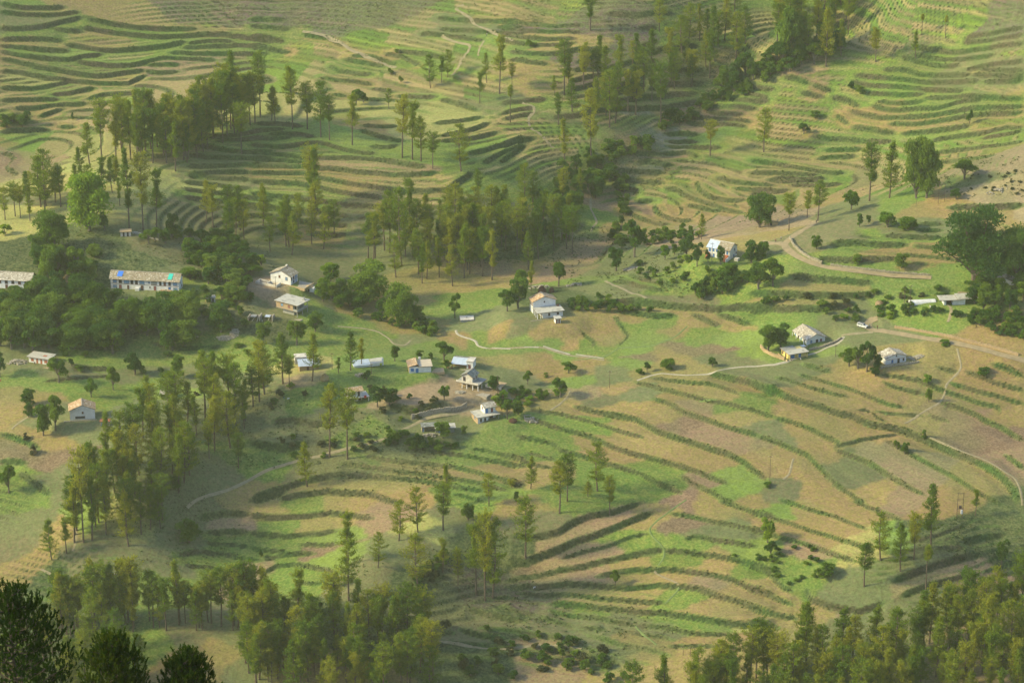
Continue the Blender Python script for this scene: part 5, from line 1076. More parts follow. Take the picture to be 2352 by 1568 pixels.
# --- ruin beside it
b = Bld('collapsed_shed', 'collapsed stone shed with fallen beams left of the brick house', 600, 738, -10, 'ruin')
for a in ((-6, -5.5, 0, 4, 0, 1.7), (-5.5, -1, 3.6, 4, 0, 1.4), (-1, -.5, 0, 4, 0, 2.4), (1, 5, 3.5, 4, 0, 1.9), (4.6, 5, 0, 3.5, 0, 2.6)): b.box(*a, STONE, 'broken_wall')
for k in range(9):
    x = -5+1.1*k; v, q = tube([(x, -.5+.2*(k % 3), .2), (x+1.2*math.sin(k), 2.5, 1.9+.4*math.cos(k*2))], [.09, .07], 5); b.part('beam', mesh_np('beam', v, q, mats=[WARM if k % 2 else WOOD]))
b.box(-5, -2.5, .8, 3.6, 1.6, 1.68, GREY, 'roof_sheet'); b.box(1.2, 3.4, 1, 3.4, 1.9, 1.98, TIN, 'roof_sheet')
# --- white block house, left
b = Bld('block_house', 'low white house with orange doors and a flat pale roof at the left', 113, 838, -20)
b.box(-9.4, 0, 0, 5, 0, 2.7, WHITE); rf = b.flat(-10, .6, -.8, 5.5, 2.73, SLAB, .16); b.box_to(rf, -3.6, -2, 1.6, 2.8, 2.9, 3.0, TERRA, 'brick_pile')
b.op('F', 0, -8.4, .8, 1.3, 1.3, 'window', TERRA, TERRA); b.op('F', 0, -5.9, .1, .8, 2.1, 'door', TERRA, TERRA); b.op('F', 0, -4.0, .1, .8, 2.1, 'door', TERRA, TERRA); b.op('F', 0, -2.2, .8, 1.4, 1.3, 'window', TERRA, TERRA); b.box(-11, 1, -3, 0, -1.2, .03, MUD, 'plinth')
# --- lone gabled house, left
b = Bld('lone_gabled_house', 'lone white gabled house with a warm slate roof and dark niche, left side', 161, 965, 9)
b.gable(0, 10, 0, 6.5, 0, 4.3, 6.3, 'y', WHITE); b.groof(0, 10, 0, 6.5, 4.35, 6.4, 'y', SL_ORA, .35); b.op('F', 0, 4.8, 2.7, .7, .9, 'window', WOOD); b.op('F', 0, 2.1, .7, 3.9, 1.0, 'window', DARK, GREY); b.op('L', 0, 5.4, 2.2, .9, 1.9, 'door', WOOD); b.op('L', 0, 2.6, .1, 1, 1.9, 'door', WOOD)
b.box(-3, 0, -1, 5, -1.2, .03, MUD, 'courtyard'); b.box(-2.5, 10.5, -1.5, -1.1, -1, .5, STONE, 'low_wall')
b = Bld('red_roof_shed', 'small shed with a rusty red roof right of the lone gabled house', 241, 978, 0, 'shed'); b.box(-1.9, 1.9, 0, 2.2, 0, 2.1, STONE); b.flat(-2.1, 2.1, -.3, 2.5, 2.13, TERRA); b.op('F', 0, -1.5, .1, .7, 1.7, 'door', LBLUE); b.op('F', 0, -.3, .1, .8, 1.7, 'door', PINK)
b = Bld('wood_edge_hut', 'low hut with a broken white slate roof among the knoll pines', 386, 914, 0, 'hut'); b.box(-3, 3, 0, 3, 0, 1.8, STONE); b.slope((-3.4, -.4, 1.8), (3.4, -.4, 1.8), (-3.4, 3.3, 2.6), SL_PAL)
# --- tin roofed shed behind the pines
b = Bld('tin_roof_house', 'brick house with a shiny white tin roof behind the hilltop pines', 688, 853, 10); b.box(0, 8, 0, 6, 0, 2.6, BRICK); b.slope((-.5, -.5, 2.5), (8.5, -.5, 2.5), (-.5, 3.4, 4.1), TIN, 'tin'); b.slope((8.5, 6.5, 2.8), (-.5, 6.5, 2.8), (8.5, 3.4, 4.1), TIN, 'tin'); b.op('F', 0, 3, .1, 1, 1.9, 'door', WOOD); b.box(-1, 4, 8, 12, 0, 3.1, WARM, 'rear_room')
b = Bld('sunken_tin_roof', 'long low white tin roof beside a white post on the grassy hilltop', 812, 845, 14, 'shed'); b.box(0.3, 11, .3, 3.6, 0, .9, WHITE); b.slope((0, 0, .9), (7, 0, .9), (0, 3.8, 1.9), TIN, 'tin'); b.slope((7, -.3, 1.1), (12.5, -.3, 1.4), (7.3, 3.8, 1.8), SLAB, 'tin'); b.pillar(12.3, .5, 0, 3.0, WHITE, .28)
# --- house with the blue door
b = Bld('blue_door_house', 'white house with a bright blue door, orange slate wing and satellite dish', 940, 857, 8)
b.box(0, 9, 0, 6.5, 0, 2.8, WHITE); b.box(-.04, 0, 0, 6.5, 0, 2.8, MUD, 'side_wall'); b.slope((-.5, 7, 2.85), (-.5, -.3, 2.75), (3.4, 7, 3.9), SL_ORA); b.slope((3.9, -.3, 3.1), (3.9, 7, 3.2), (3.3, -.3, 3.9), SL_ORA, th=.06)  # thin ochre side sheet paints warm sunlight onto the left wall
b.slope((3.4, -.5, 2.85), (9.6, -.5, 2.85), (3.9, 7, 3.5), SLAB, 'flat', th=.14) if False else b.flat(3.5, 9.6, -.5, 7, 2.85, simple_mat('dusty_roof', (.62, .52, .38), (.52, .44, .33), .5, .9), .16)
b.op('F', 0, .6, .9, 1.3, 1.3, 'window', BLUE, BLUE); b.op('F', 0, 2.7, .1, 1.1, 1.95, 'door', BLUE, BLUE); b.op('R', 9, 1.0, .1, .9, 1.9, 'door'); b.box(9, 14.5, -.4, 4, -1, .04, MUD, 'terrace')
def dish(px_, B, x, y, z, lab):
    o = thing('satellite_dish', lab, 'dish', tuple(B.o.matrix_basis @ Vector((x, y, z))), 0); v, q = tube([(0, 0, 0), (0, 0, .9)], [.04, .04], 6); link('mast', mesh_np('mast', v, q, mats=[GREY]), o)
    pts = []; Qd = []
    for i, r in enumerate((0.02, .25, .45, .6)):
        for k in range(14): a = k*math.pi/7; pts.append((r*math.cos(a), -.12-.35*r*r*-1, .95+r*math.sin(a)))
    for i in range(3):
        for k in range(14): Qd.append((i*14+k, i*14+(k+1) % 14, (i+1)*14+(k+1) % 14, (i+1)*14+k))
    link('reflector', mesh_np('reflector', pts, Qd, mats=[WHITE]), o)
dish(0, b, 5.0, 6.4, 3.0, 'white satellite dish on the flat roof above the blue door')
# --- tin shed right
b = Bld('tin_shed', 'open shed with shiny tin sheets and a white end room above the pillar house', 1040, 843, -14, 'shed'); b.box(0, 5.6, 1.5, 4.5, 0, 2.7, BRICK); b.slope((-.6, -.8, 2.0), (6, -.8, 2.0), (-.6, 3.6, 3.3), TIN, 'tin'); b.slope((6.4, 5.2, 3.0), (-.4, 5.2, 3.0), (6.4, 3.6, 3.5), SL_GRY)
b.box(5.9, 8.6, 0, 4.6, 0, 3.3, WHITE); b.op('F', 0, 6.6, .1, 1, 1.9, 'door', PINK); b.flat(5.8, 8.8, -.2, 4.8, 3.33, WARM, .12)
for x in (0, 2.8, 5.5): b.pillar(x, -.5, 0, 2.1, WOOD, .07)
b.box(0, 9, -1.5, 0, -.6, .05, STONE, 'terrace')
# --- house on pillars
b = Bld('pillar_house', 'house with a grey slate roof raised over an open storey on white pillars', 1081, 895, -26)
b.box(-6, 0, 2.4, 7.2, 0, 2.5, BRICK); b.flat(-6.6, 3.6, -.2, 7.5, 2.53, GREY, .2); b.gable(-4.8, 0, 1.6, 6.6, 2.73, 5.1, 6.4, 'y', WARM); b.groof(-4.8, 0, 1.6, 6.6, 5.12, 6.5, 'y', SL_GRY, .5)
for x in (-3.9, -1.8, .9, 3.3): b.pillar(x, .1, 0, 2.53, WHITE, .13)
b.pillar(3.3, 3.5, 0, 2.53, WHITE, .13); b.op('F', 1.6, -4.2, 2.75, 1.1, 1.9, 'door', DARK); b.op('R', 0, 2.6, 3.4, .9, 1.3, 'window', PINK); b.op('R', 0, 4.6, 3.4, .9, 1.3, 'window', PINK); b.op('F', 2.4, -2.5, .1, 1, 1.9, 'door'); b.op('F', 2.4, -5, .8, 1, 1.1)
b.box(-6.5, 3.5, -.14, -.06, 2.75, 3.5, WARM, 'railing'); b.box(-6.6, 9, -3.5, -.3, -1.2, .03, STONE, 'terrace'); b.box(4.5, 11.5, 4.5, 10, 1.2, 1.5, MUD, 'upper_terrace'); b.box(4.5, 11.7, 4.3, 4.5, .6, 1.8, WARM, 'low_wall')
# --- small house with the red cloth
b = Bld('red_cloth_house', 'small two-storey white house with red cloth hung over its slab', 801, 928, 18)
b.box(0, 6, 1.4, 5, 0, 2.5, WARM); b.flat(-.6, 8.6, -.6, 5.2, 2.53, WARM, .16); b.box(0, 6, .9, 4.8, 2.69, 5.0, WHITE); b.slope((-.5, .4, 4.95), (6.5, .4, 4.95), (-.5, 3.1, 5.9), SL_ORA); b.slope((6.5, 5.2, 5.0), (-.5, 5.2, 5.0), (6.5, 3.1, 5.9), SL_GRY)
b.op('F', .9, 1.7, 3.5, 1.4, 1.2, 'window', WOOD); b.op('F', .9, 4.0, 2.75, .95, 1.9, 'door', DARK); b.pillar(8.2, -.3, 0, 2.53, WHITE); b.op('F', 1.4, 4.4, .1, 1.1, 1.9, 'door', WOOD); b.box(-1, 9.5, -2, 1.4, -1, .03, MUD, 'plinth')
v, q = boxv(6.3, 7.3, -.66, -.6, 2.2, 3.4); o = link('hanging_cloth', mesh_np('hanging_cloth', v, q, mats=[REDC]), None, tuple(b.o.location), b.rz); o['label'] = 'red cloth hanging over the slab edge of the small house'; o['category'] = 'cloth'
# --- stepped white house
b = Bld('stepped_house', 'white stepped house with a pale slate upper room and wide flat lower roof', 1097, 975, 24)
b.box(.3, 4.8, .3, 6.7, 0, 3.0, WHITE); b.box(.26, .3, .3, 6.7, 0, 3.0, BRICK, 'side_wall'); b.box(4.8, 8.7, 1.9, 6.7, 0, 3.0, WHITE); b.flat(-.3, 9.8, -.2, 7.2, 3.03, SLAB, .15); b.pillar(9.3, .3, 0, 3.03, GREY, .12)
b.box(4.2, 8.9, 2.6, 6.6, 3.18, 5.7, WHITE); b.slope((3.8, 2.1, 5.65), (9.3, 2.1, 5.65), (3.8, 4.6, 6.7), SL_PAL); b.slope((9.3, 7.1, 5.65), (3.8, 7.1, 5.65), (9.3, 4.6, 6.7), SL_GRY)
b.op('F', .3, 1.2, 1.0, .8, 1.4); b.op('F', .3, 3.0, 1.0, .8, 1.4); b.op('F', 1.9, 5.9, .9, 1.6, 1.5, 'window', WOOD, BLUE); b.op('F', 2.6, 4.7, 3.2, .95, 2.0, 'door', BLUE, BLUE); b.op('F', 2.6, 6.9, 3.4, .95, 1.7, 'window', PINK); b.op('L', 4.2, 5.2, 4.2, .8, 1.1, 'window', WOOD); b.op('L', .26, 4, 1.3, 1.1, .9, 'window', LBLUE)
b.box(4.9, 14, -1.2, 1.9, -.9, .04, MUD, 'courtyard')
# --- low sheds
b = Bld('low_shed', 'low stone shed with a slate lid and dark doorway beside the path', 969, 992, 8, 'shed'); b.box(0, 1.2, 0, 3, 0, 2.2, STONE); b.box(1.2, 5.6, 1.6, 3, 0, 2.2, STONE); b.slope((-.3, -.3, 2.25), (6, -.3, 2.25), (-.3, 3.3, 2.6), SL_GRY); b.op('F', 0, .2, .1, .7, 1.8, 'door', LBLUE); b.pillar(5.5, .2, 0, 2.25, STONE, .2)
b = Bld('white_roof_shed', 'shed with a smooth white roof half hidden by a tree below the stone wall', 1001, 995, 6, 'shed'); b.box(0, 7.5, .4, 4, 0, 2.2, GREY); b.flat(-.4, 8, -.3, 4.6, 2.23, SLAB); b.op('F', .4, 1, .1, 1, 1.9, 'door', LBLUE)
# --- veranda house
b = Bld('veranda_house', 'white veranda house with a gabled upper storey and wide flat porch roof', 1235, 733, 17)
b.box(2.3, 11.3, .4, 6.4, 0, 2.8, WHITE); b.flat(-.4, 11.9, -.4, 6.5, 2.83, SLAB, .16); b.gable(0, 10, 6.5, 11.3, 0, 5.5, 7.4, 'y', WHITE); b.groof(0, 10, 6.5, 11.3, 5.52, 7.5, 'y', SL_ORA, .45)
for y in (.1, 2.3, 4.4): b.pillar(0, y, 0, 2.83)
for x in (1.4,): b.pillar(x, .1, 0, 2.83, WHITE, .1)
b.op('F', .4, 4.8, 1.0, .8, 1.2); b.op('F', .4, 8.6, 1.1, 1.0, 1.0); b.op('L', 2.3, 2.0, .1, .9, 2, 'door', WOOD); b.op('L', 2.3, 4.2, .9, .9, 1.2, 'window', WOOD); b.op('L', 2.3, 6.0, .1, .9, 2, 'door', WOOD)
for y in (7.8, 9.4, 10.9): b.op('L', 0, y, 3.2, .9, 2.0, 'door', WOOD)
b.op('F', 6.5, 4.7, 4.7, .6, .7); b.box(-3.5, 2.2, -1, 6.4, -.8, .04, MUD, 'courtyard'); b.box(-3.5, 12, -1.4, -1, -.8, .3, STONE, 'low_wall'); b.box(10.2, 11.2, 4.8, 6.0, 3.0, 3.6, WOOD, 'firewood_stack')
b = Bld('outhouse', 'tiny white outhouse with two brown doors in front of the veranda house', 1276, 743, 14, 'hut'); b.box(0, 2.2, 0, 2.6, 0, 2.3, WHITE); b.box(2.2, 2.25, 0, 2.6, 0, 2.3, BRICK, 'side_wall'); b.flat(-.4, 2.7, -.5, 3, 2.33); b.op('F', 0, .25, .1, .6, 1.8, 'door', PINK); b.op('F', 0, 1.25, .1, .6, 1.8, 'door', PINK)
b = Bld('water_tank', 'square concrete water tank with a flat lid standing alone in a field', 1073, 739, 4, 'water tank'); b.box(-2.8, 2.8, 0, 4.5, 0, 1.0, GREY, 'tank_wall'); b.flat(-3, 3, -.2, 4.7, 1.02, WARM, .14, 'lid'); b.box(-.4, .3, 2, 2.7, 1.16, 1.5, GREY, 'hatch')
# --- house with the half tin roof
b = Bld('half_tin_house', 'two-storey white house, half its roof pale blue tin and half slate', 1675, 598, -30)
b.gable(-10.6, 0, 0, 7.5, 0, 4.6, 6.6, 'x', WHITE); f = .5*2/3.75
b.slope((-11.1, -.5, 4.65-f), (.5, -.5, 4.65-f), (-11.1, 3.75, 6.7), TIN, 'tin', 0, .44); b.slope((-11.1, -.5, 4.65-f), (.5, -.5, 4.65-f), (-11.1, 3.75, 6.7), SL_TAN, 'slate', .44, 1.); b.slope((.5, 8, 4.65-f), (-11.1, 8, 4.65-f), (.5, 3.75, 6.7), SL_TAN); b.box(-11.1, .5, 3.55, 3.95, 6.72, 6.95, WARM, 'ridge_stones')
b.op('F', 0, -9.9, 2.5, .9, 1.9, 'door', BLUE, BLUE); b.op('F', 0, -8.1, 2.9, .8, 1.3, 'window', BLUE, BLUE); b.op('F', 0, -6.4, 2.9, .7, 1.3, 'window', BLUE, BLUE); b.op('F', 0, -1.5, 2.5, .9, 1.9, 'door', BLUE, WOOD); b.op('F', 0, -8, .1, .9, 1.8, 'door', BLUE); b.op('F', 0, -5, .1, .9, 1.8, 'door', BLUE)
b.op('R', 0, 4.6, 3.1, .8, 1.1, 'window', BLUE); b.op('R', 0, 3.9, .4, 1.0, 1.2, 'window', BLUE, BLUE); b.op('R', 0, 6.4, 1.1, .7, .9, 'window', PINK)
for st in range(9): b.box(-2.4, -.4, -.32*(st+1), -.32*st, -.4, 2.4-.27*st, TERRA, 'step'); b.box(-10.6, -9.4, -.3*(st+1), -.3*st, -.4, 2.2-.26*st, TERRA, 'step')
b.box(-.4, 0, -3, 0, -.4, 1.6, WHITE, 'stair_wall'); b.box(-12, 1.5, -5, -3, -1.4, .02, MUD, 'courtyard'); b.box(-9.3, -2.5, -3, 0, -1.4, .02, MUD, 'courtyard'); b.box(2, 3.8, .5, 2.5, -.6, 1.3, WARM, 'stone_bin')
# --- pale slate barn house, yellow house
b = Bld('barn_house', 'barn-like white house under a long pale slate roof behind the yellow house', 1853, 793, 24)
b.gable(0, 8.6, 0, 11, 0, 2.6, 4.5, 'y', WHITE); b.groof(0, 8.6, 0, 11, 2.62, 4.6, 'y', SL_PAL, .6); b.op('F', 0, 1.6, .8, .9, 1.2, 'window', LBLUE); b.op('F', 0, 4.2, .1, 1.1, 2.0, 'door', DARK); b.op('F', 0, 6.2, .9, .9, 1.1, 'window', PINK)
for k in range(4): b.op('L', 0, 10.2-2.5*k, .2, 1.0, 1.9, 'door', DARK if k % 2 else LBLUE); b.pillar(-1.2, .5+3.2*k, 0, 2.3, WHITE, .1)
b.box(-2, 0, -1, 11, -1, .04, MUD, 'plinth'); b.box(-3.6, -1.6, -2.4, -.6, .9, 1.0, WHITE, 'awning')
b = Bld('yellow_house', 'flat roofed yellow house with blue shutters beside the concrete path', 1813, 827, 23)
b.box(0, 8.3, 1.0, 7.2, 0, 2.6, YELL); b.flat(-.4, 8.9, -.5, 4.2, 2.63, SLAB, .15); b.flat(-.5, 5.5, 4.25, 7.7, 2.66, GREY, .15); b.op('F', 1.0, 1.1, .1, 1.8, 2.2, 'door', BLUE, BLUE); b.op('F', 1.0, 4.6, .1, 1.3, 2.2, 'door', BLUE, BLUE)
for x in (.1, 4.0, 8.2): b.pillar(x, .1, 0, 2.63, YELL, .15)
b.op('L', 0, 6.2, .8, .8, 1.4); b.op('L', 0, 3.6, .1, .9, 2.0, 'door'); b.box(-1.4, 9, -1, 1.0, -1.1, .03, WARM, 'plinth'); b.box(-1.4, -.03, 1.0, 7.4, -1.1, .03, WARM, 'plinth'); b.box(-1.5, -1.3, -1, 7.4, -1.1, .7, MUD, 'parapet')
b = Bld('slate_cottage', 'white cottage with a patchy slate roof half behind trees under the road', 2034, 838, 22)
b.gable(0, 9.4, 0, 6, 0, 2.9, 4.4, 'y', WHITE); b.groof(0, 9.4, 0, 6, 2.92, 4.5, 'y', SL_PAL, .4); b.box(-.02, 9.42, -.07, 0, 2.1, 2.2, TERRA, 'band'); b.op('F', 0, 2.6, .6, .9, 1.3, 'window', BLUE); b.op('F', 0, 5.4, .1, 1.0, 1.9, 'door', DARK); b.op('F', 0, 7.8, .8, .8, 1.1, 'window', DARK); b.op('F', 0, 4.6, 3.1, .5, .7); b.box(-3, 10, -1.6, -1.3, -.8, .5, STONE, 'low_wall')
# --- tunnel and flat sheds at the right
b = Bld('polytunnel', 'long white rounded plastic tunnel by the right hand sheds', 2091, 705, 7, 'greenhouse')
pts = []; Qd = []; nx = 12; L0 = 11.
for i in range(nx+1):
    for k in range(11): a = math.pi*k/10; pts.append((L0*i/nx, 2-2*math.cos(a), 2.3*math.sin(a)**.7+.02*math.sin(i*3)))
for i in range(nx):
    for k in range(10): Qd.append((i*11+k, (i+1)*11+k, (i+1)*11+k+1, i*11+k+1))
for e in (0, nx): Qd += [(e*11+k, e*11+k+1, e*11+9-k, e*11+10-k) for k in range(0, 4)]
b.part('cover', mesh_np('cover', pts, Qd, mats=[WHITE])); b.box(-.06, 0, 1.2, 2.8, 0, 1.9, GREY, 'door_flap')
for i in range(0, 6): b.box(L0*i/5-.04, L0*i/5+.04, -.04, .04, 0, 1.0, GREY, 'hoop_foot')
b = Bld('flat_sheds', 'flat roofed white sheds with a dark open bay beneath the giant tree', 2168, 701, 5, 'shed'); b.box(0, .9, 0, 4, 0, 2.5, WHITE); b.box(3.7, 9, 0, 4.5, 0, 2.5, WHITE); b.box(.9, 3.7, 3, 4.5, 0, 2.5, WOOD, 'back_wall'); b.flat(-2, 7, -.8, 5, 2.53, SLAB); b.flat(5.5, 12.5, -.4, 6, 2.75, SLAB); b.box(-6, .5, -1, 3, -.9, .03, SLAB, 'apron')
b = Bld('tall_white_house', 'narrow tall white house partly hidden by the giant tree trunk', 2233, 684, -4); b.box(0, 3.4, 0, 5, 0, 5.6, WHITE); b.slope((-.4, -.4, 5.6), (3.8, -.4, 5.6), (-.4, 5.3, 6.8), SL_ORA); b.box(-6, 0, 1, 1.4, 0, 2.2, MUD, 'yard_wall'); b.op('F', 0, 1.2, 3.4, .9, 1.2)
b = Bld('hidden_white_house', 'white house glimpsed through the giant tree foliage at the right edge', 2290, 662, -12); b.gable(0, 7, 0, 5, 0, 3.4, 4.8, 'y', WHITE); b.groof(0, 7, 0, 5, 3.42, 4.9, 'y', SL_TAN, .4); b.op('F', 0, 2, 1, .9, 1.2)
b = Bld('field_hut', 'pinkish broken mud hut behind the round dark tree near the road bend', 1771, 518, -8, 'ruin'); b.box(-3, 3, 0, .4, 0, 1.8, MUD); b.box(-3, -2.6, .4, 3, 0, 2.2, MUD); b.box(2.6, 3, .4, 3, 0, 2.4, MUD); b.box(-3, 3, 2.6, 3, 0, 1.4, MUD); b.op('F', 0, -.5, .1, 1, 1.5, 'door')
b = Bld('stone_sheepfold', 'small rough stone enclosure in the field right of the stepped house', 1213, 966, 5, 'enclosure')
for a in ((-1.5, 1.5, 0, .4, 0, 1.5), (-1.5, -1.1, .4, 2.6, 0, 1.6), (1.1, 1.5, .4, 2.6, 0, 1.4), (-1.5, 1.5, 2.6, 3, 0, 1.6)): b.box(*a, STONE, 'stone_wall_side')
# --- rough stone walls: many small stones joined into one mesh
WSTONE = simple_mat('weathered_stone', (.40, .35, .25), (.25, .23, .15), 1.2, .95)
def stone_wall(label, tag, s, h, th=.5, mat=None, pale=False):
    P = hit(cr2p(tag, s) if tag else [tuple(map(float, q.split(','))) for q in s.split()], zg); p, a = resample(P, .45); rg = np.random.default_rng(int(abs(p[0, 0]*10)) % 9999); ps = []
    t = np.gradient(p, axis=0); ang = np.arctan2(t[:, 1], t[:, 0]); z0 = zg(p[:, 0], p[:, 1]); org = np.array([p[0, 0], p[0, 1], z0[0]])
    for i in range(len(p)):
        z = -.3
        while z < h*(.85+.25*rg.random()):
            l = rg.uniform(.35, .6); hh = rg.uniform(.22, .38); v, q = boxv(-l/2, l/2, -th/2+rg.uniform(-.06, .06), th/2, z, z+hh-.03); c_, s_ = math.cos(ang[i]), math.sin(ang[i]); v = v+rg.normal(size=v.shape)*.03
            w = np.stack([v[:, 0]*c_-v[:, 1]*s_+p[i, 0], v[:, 0]*s_+v[:, 1]*c_+p[i, 1], v[:, 2]+z0[i]], 1)-org; ps.append((w, q)); z += hh
    v, q = join(ps); o = link('stone_wall', mesh_np('stone_wall', v, q, mats=[mat or STONE]), None, tuple(org)); o['label'] = label; o['category'] = 'wall'
stone_wall('long dry stone retaining wall under the bare earth yard', 'C2', '1385,800 1500,775 1650,745 1850,700', 1.9)
stone_wall('pale stone wall lining the inner side of the upper dirt road', 'B4', '700,850 850,870 1000,888 1200,912 1350,922 1540,935', .9, .5, WSTONE)
stone_wall('rough stone bank wall round the bend of the upper dirt road', 'B4', '350,620 380,680 440,740 520,790 620,835', 1.2, .5, WSTONE)
stone_wall('low dry stone wall along the path by the yellow house', 'C4', '520,215 640,190 720,160 790,120', .9)
stone_wall('sunlit stone wall below the yellow house and its trees', 'C4', '100,190 130,230 200,265 300,300', 1.3, .5, MUD)
stone_wall('low mud wall running from the hilltop hut', 'B1', '1135,575 1250,602 1350,630', .7, .4, WARM)
stone_wall('crumbling stone wall beside the lower dirt road cutting', 'C4', '1250,25 1450,55 1700,100 1900,150 2100,200 2300,260', .9, .6, MUD)
stone_wall('boundary wall in front of the slate cottage', 'C4', '1180,360 1300,345 1450,320', .7)
# ------------------------------------------------------------------ poles
M_IRON = simple_mat('rusty_iron', (.13, .08, .06), (.09, .06, .05), 2, .8)
def pole(px, py, top, label, cross=True):
    c = hit([(px, py)], zg)[0]; h = (py-top)*DEPTH(c)/FP/math.cos(PITCH); t = thing('utility_pole', label, 'pole', tuple(c), trs.uniform(-.3, .3))
    v, q = tube([(0, 0, -.3), (0, 0, h)], [.11, .07], 6); link('post', mesh_np('post', v, q, mats=[M_IRON]), t)
    if cross:
        v, q = boxv(-.8, .8, -.05, .05, h-.5, h-.38); ca_ = link('crossarm', mesh_np('crossarm', v, q, mats=[M_IRON]), t)
        for x in (-.7, 0, .7): v, q = tube([(x, 0, h-.38), (x, 0, h-.18)], [.05, .03], 5); link('insulator', mesh_np('insulator', v, q, mats=[WHITE]), ca_)
    return c, h
for a in ((1768, 1104, 1045, 'lone thin pole standing in the middle of the brown fields'), (2076, 713, 659, 'thin pole left of the white plastic tunnel, further from it'), (2090, 710, 656, 'thin pole at the near end of the white plastic tunnel'),
          (2155, 468, 417, 'thin pole on the level spur top, left one of a close pair'), (2169, 463, 423, 'thin pole on the level spur top, right one of a close pair'), (2104, 474, 444, 'short pole in the grass in front of the dark spur trees'),
          (1919, 819, 792, 'pole rising from the brown field right of the yellow house'), (1569, 1504, 1483, 'short pole in the lowest tan field above the pines'), (1586, 1506, 1484, 'short right-hand pole in the lowest tan field above the pines'), (763, 848, 811, 'pole in the field behind the pine knoll and the tin roof'),
          (853, 859, 835, 'short pole on the grassy top left of the blue door house'), (1400, 891, 851, 'thin pole beside the bright green verge of the concrete path'), (1143, 905, 862, 'pole next to the tree right of the pillar house'), (1635, 603, 558, 'tall pole in front of the white half tin house'), (633, 662, 635, 'thin pole before the gabled house wall')): pole(*a)
c = hit([(2204, 1188)], zg)[0]; h = 58*DEPTH(c)/FP/math.cos(PITCH); t = thing('transformer_stand', 'twin pole stand with a small white transformer box at the field edge', 'transformer', tuple(c), .1)
for x in (-1.1, 1.1): v, q = tube([(x, 0, -.3), (x, 0, h)], [.12, .08], 6); link('post', mesh_np('post', v, q, mats=[M_IRON]), t)
for z in (h*.35, h*.72, h*.97): v, q = boxv(-1.3, 1.3, -.07, .07, z, z+.14); link('crossbar', mesh_np('crossbar', v, q, mats=[M_IRON]), t)
v, q = boxv(.35, 1.0, -.4, .3, h*.16, h*.30); link('fuse_box', mesh_np('fuse_box', v, q, mats=[WHITE]), t); v, q = boxv(-.5, .5, -.35, .35, h*.37, h*.48); link('transformer', mesh_np('transformer', v, q, mats=[M_IRON]), t)
# ------------------------------------------------------------------ straw stacks, rubble, firewood
def stack(px, py, w, h, label, mat=None, n=9, nm='straw_stack'):
    c = hit([(px, py)], zg)[0]; rg = np.random.default_rng(int(px)); r = w/2; zs = [0, .25, .55, .78, .93, 1.0]; rs_ = [.92, 1.0, .9, .6, .3, .04]; V = []; k_ = 14
    for z, q in zip(zs, rs_):
        for k in range(k_): a = 2*math.pi*k/k_; f = q*r*(1+rg.uniform(-.08, .08)); V.append((f*math.cos(a), f*math.sin(a), z*h-.1))
    Q_ = [(i*k_+k, i*k_+(k+1) % k_, (i+1)*k_+(k+1) % k_, (i+1)*k_+k) for i in range(5) for k in range(k_)]
    n_ = 700; a = rg.uniform(0, 6.28, n_); z = rg.uniform(.02, 1, n_); f = np.interp(z, zs, rs_)*r; C = np.stack([f*np.cos(a), f*np.sin(a), z*h-.05], 1); bv, bq = blades(C, np.stack([np.cos(a)*.5, np.sin(a)*.5, -np.ones(n_)], 1)+rg.normal(size=(n_, 3))*.4, .5, .08, rg)
    v, q = join([(np.array(V), np.array(Q_)), (bv, bq)]); o = link(nm, mesh_np(nm, v, q, mats=[mat or STRAW]), None, tuple(c)); o['label'] = label; o['category'] = 'straw stack'
stack(746, 872, 3.6, 2.6, 'domed straw stack on the grassy hilltop left of the knoll pole'); stack(77, 1041, 2.4, 3.2, 'tall straw stack on a field bank at the left edge'); stack(154, 645, 3.2, 3.0, 'ochre straw stack on the slope above the teal shed')
stack(1245, 674, 3.4, 3.6, 'brown conical stack behind the veranda house, the larger one', WOOD); stack(1267, 671, 2.2, 2.4, 'brown conical stack behind the veranda house, the smaller one', WOOD); stack(2020, 699, 3.6, 1.6, 'low reddish heap above the parked white jeep', MUD)
M_RUB = simple_mat('pale_rubble', (.44, .39, .30), (.28, .25, .19), 2, .95)
def rubble(px, py, rx, ry, n, label, mat=None, sz=.35):
    c = hit([(px, py)], zg)[0]; rg = np.random.default_rng(int(px*3)); ps = []
    for k in range(n):
        a = rg.uniform(0, 6.28); f = rg.random()**.6; x = f*rx*math.cos(a); y = f*ry*math.sin(a); s_ = sz*rg.uniform(.4, 1.5); v, q = boxv(-s_, s_, -s_*.8, s_*.8, -s_*.5, s_*.5); v = v*(1+rg.normal(size=v.shape)*.18)
        th = rg.uniform(0, 3); w = np.stack([v[:, 0]*math.cos(th)-v[:, 1]*math.sin(th)+x, v[:, 0]*math.sin(th)+v[:, 1]*math.cos(th)+y, v[:, 2]+float(zg(c[0]+x, c[1]+y))-c[2]+(1-f)*rx*.22], 1); ps.append((w, q))
    v, q = join(ps); o = link('rubble_heap', mesh_np('rubble_heap', v, q, mats=[mat or M_RUB]), None, tuple(c)); o['label'] = label; o['category'] = 'rubble'; o['kind'] = 'stuff'
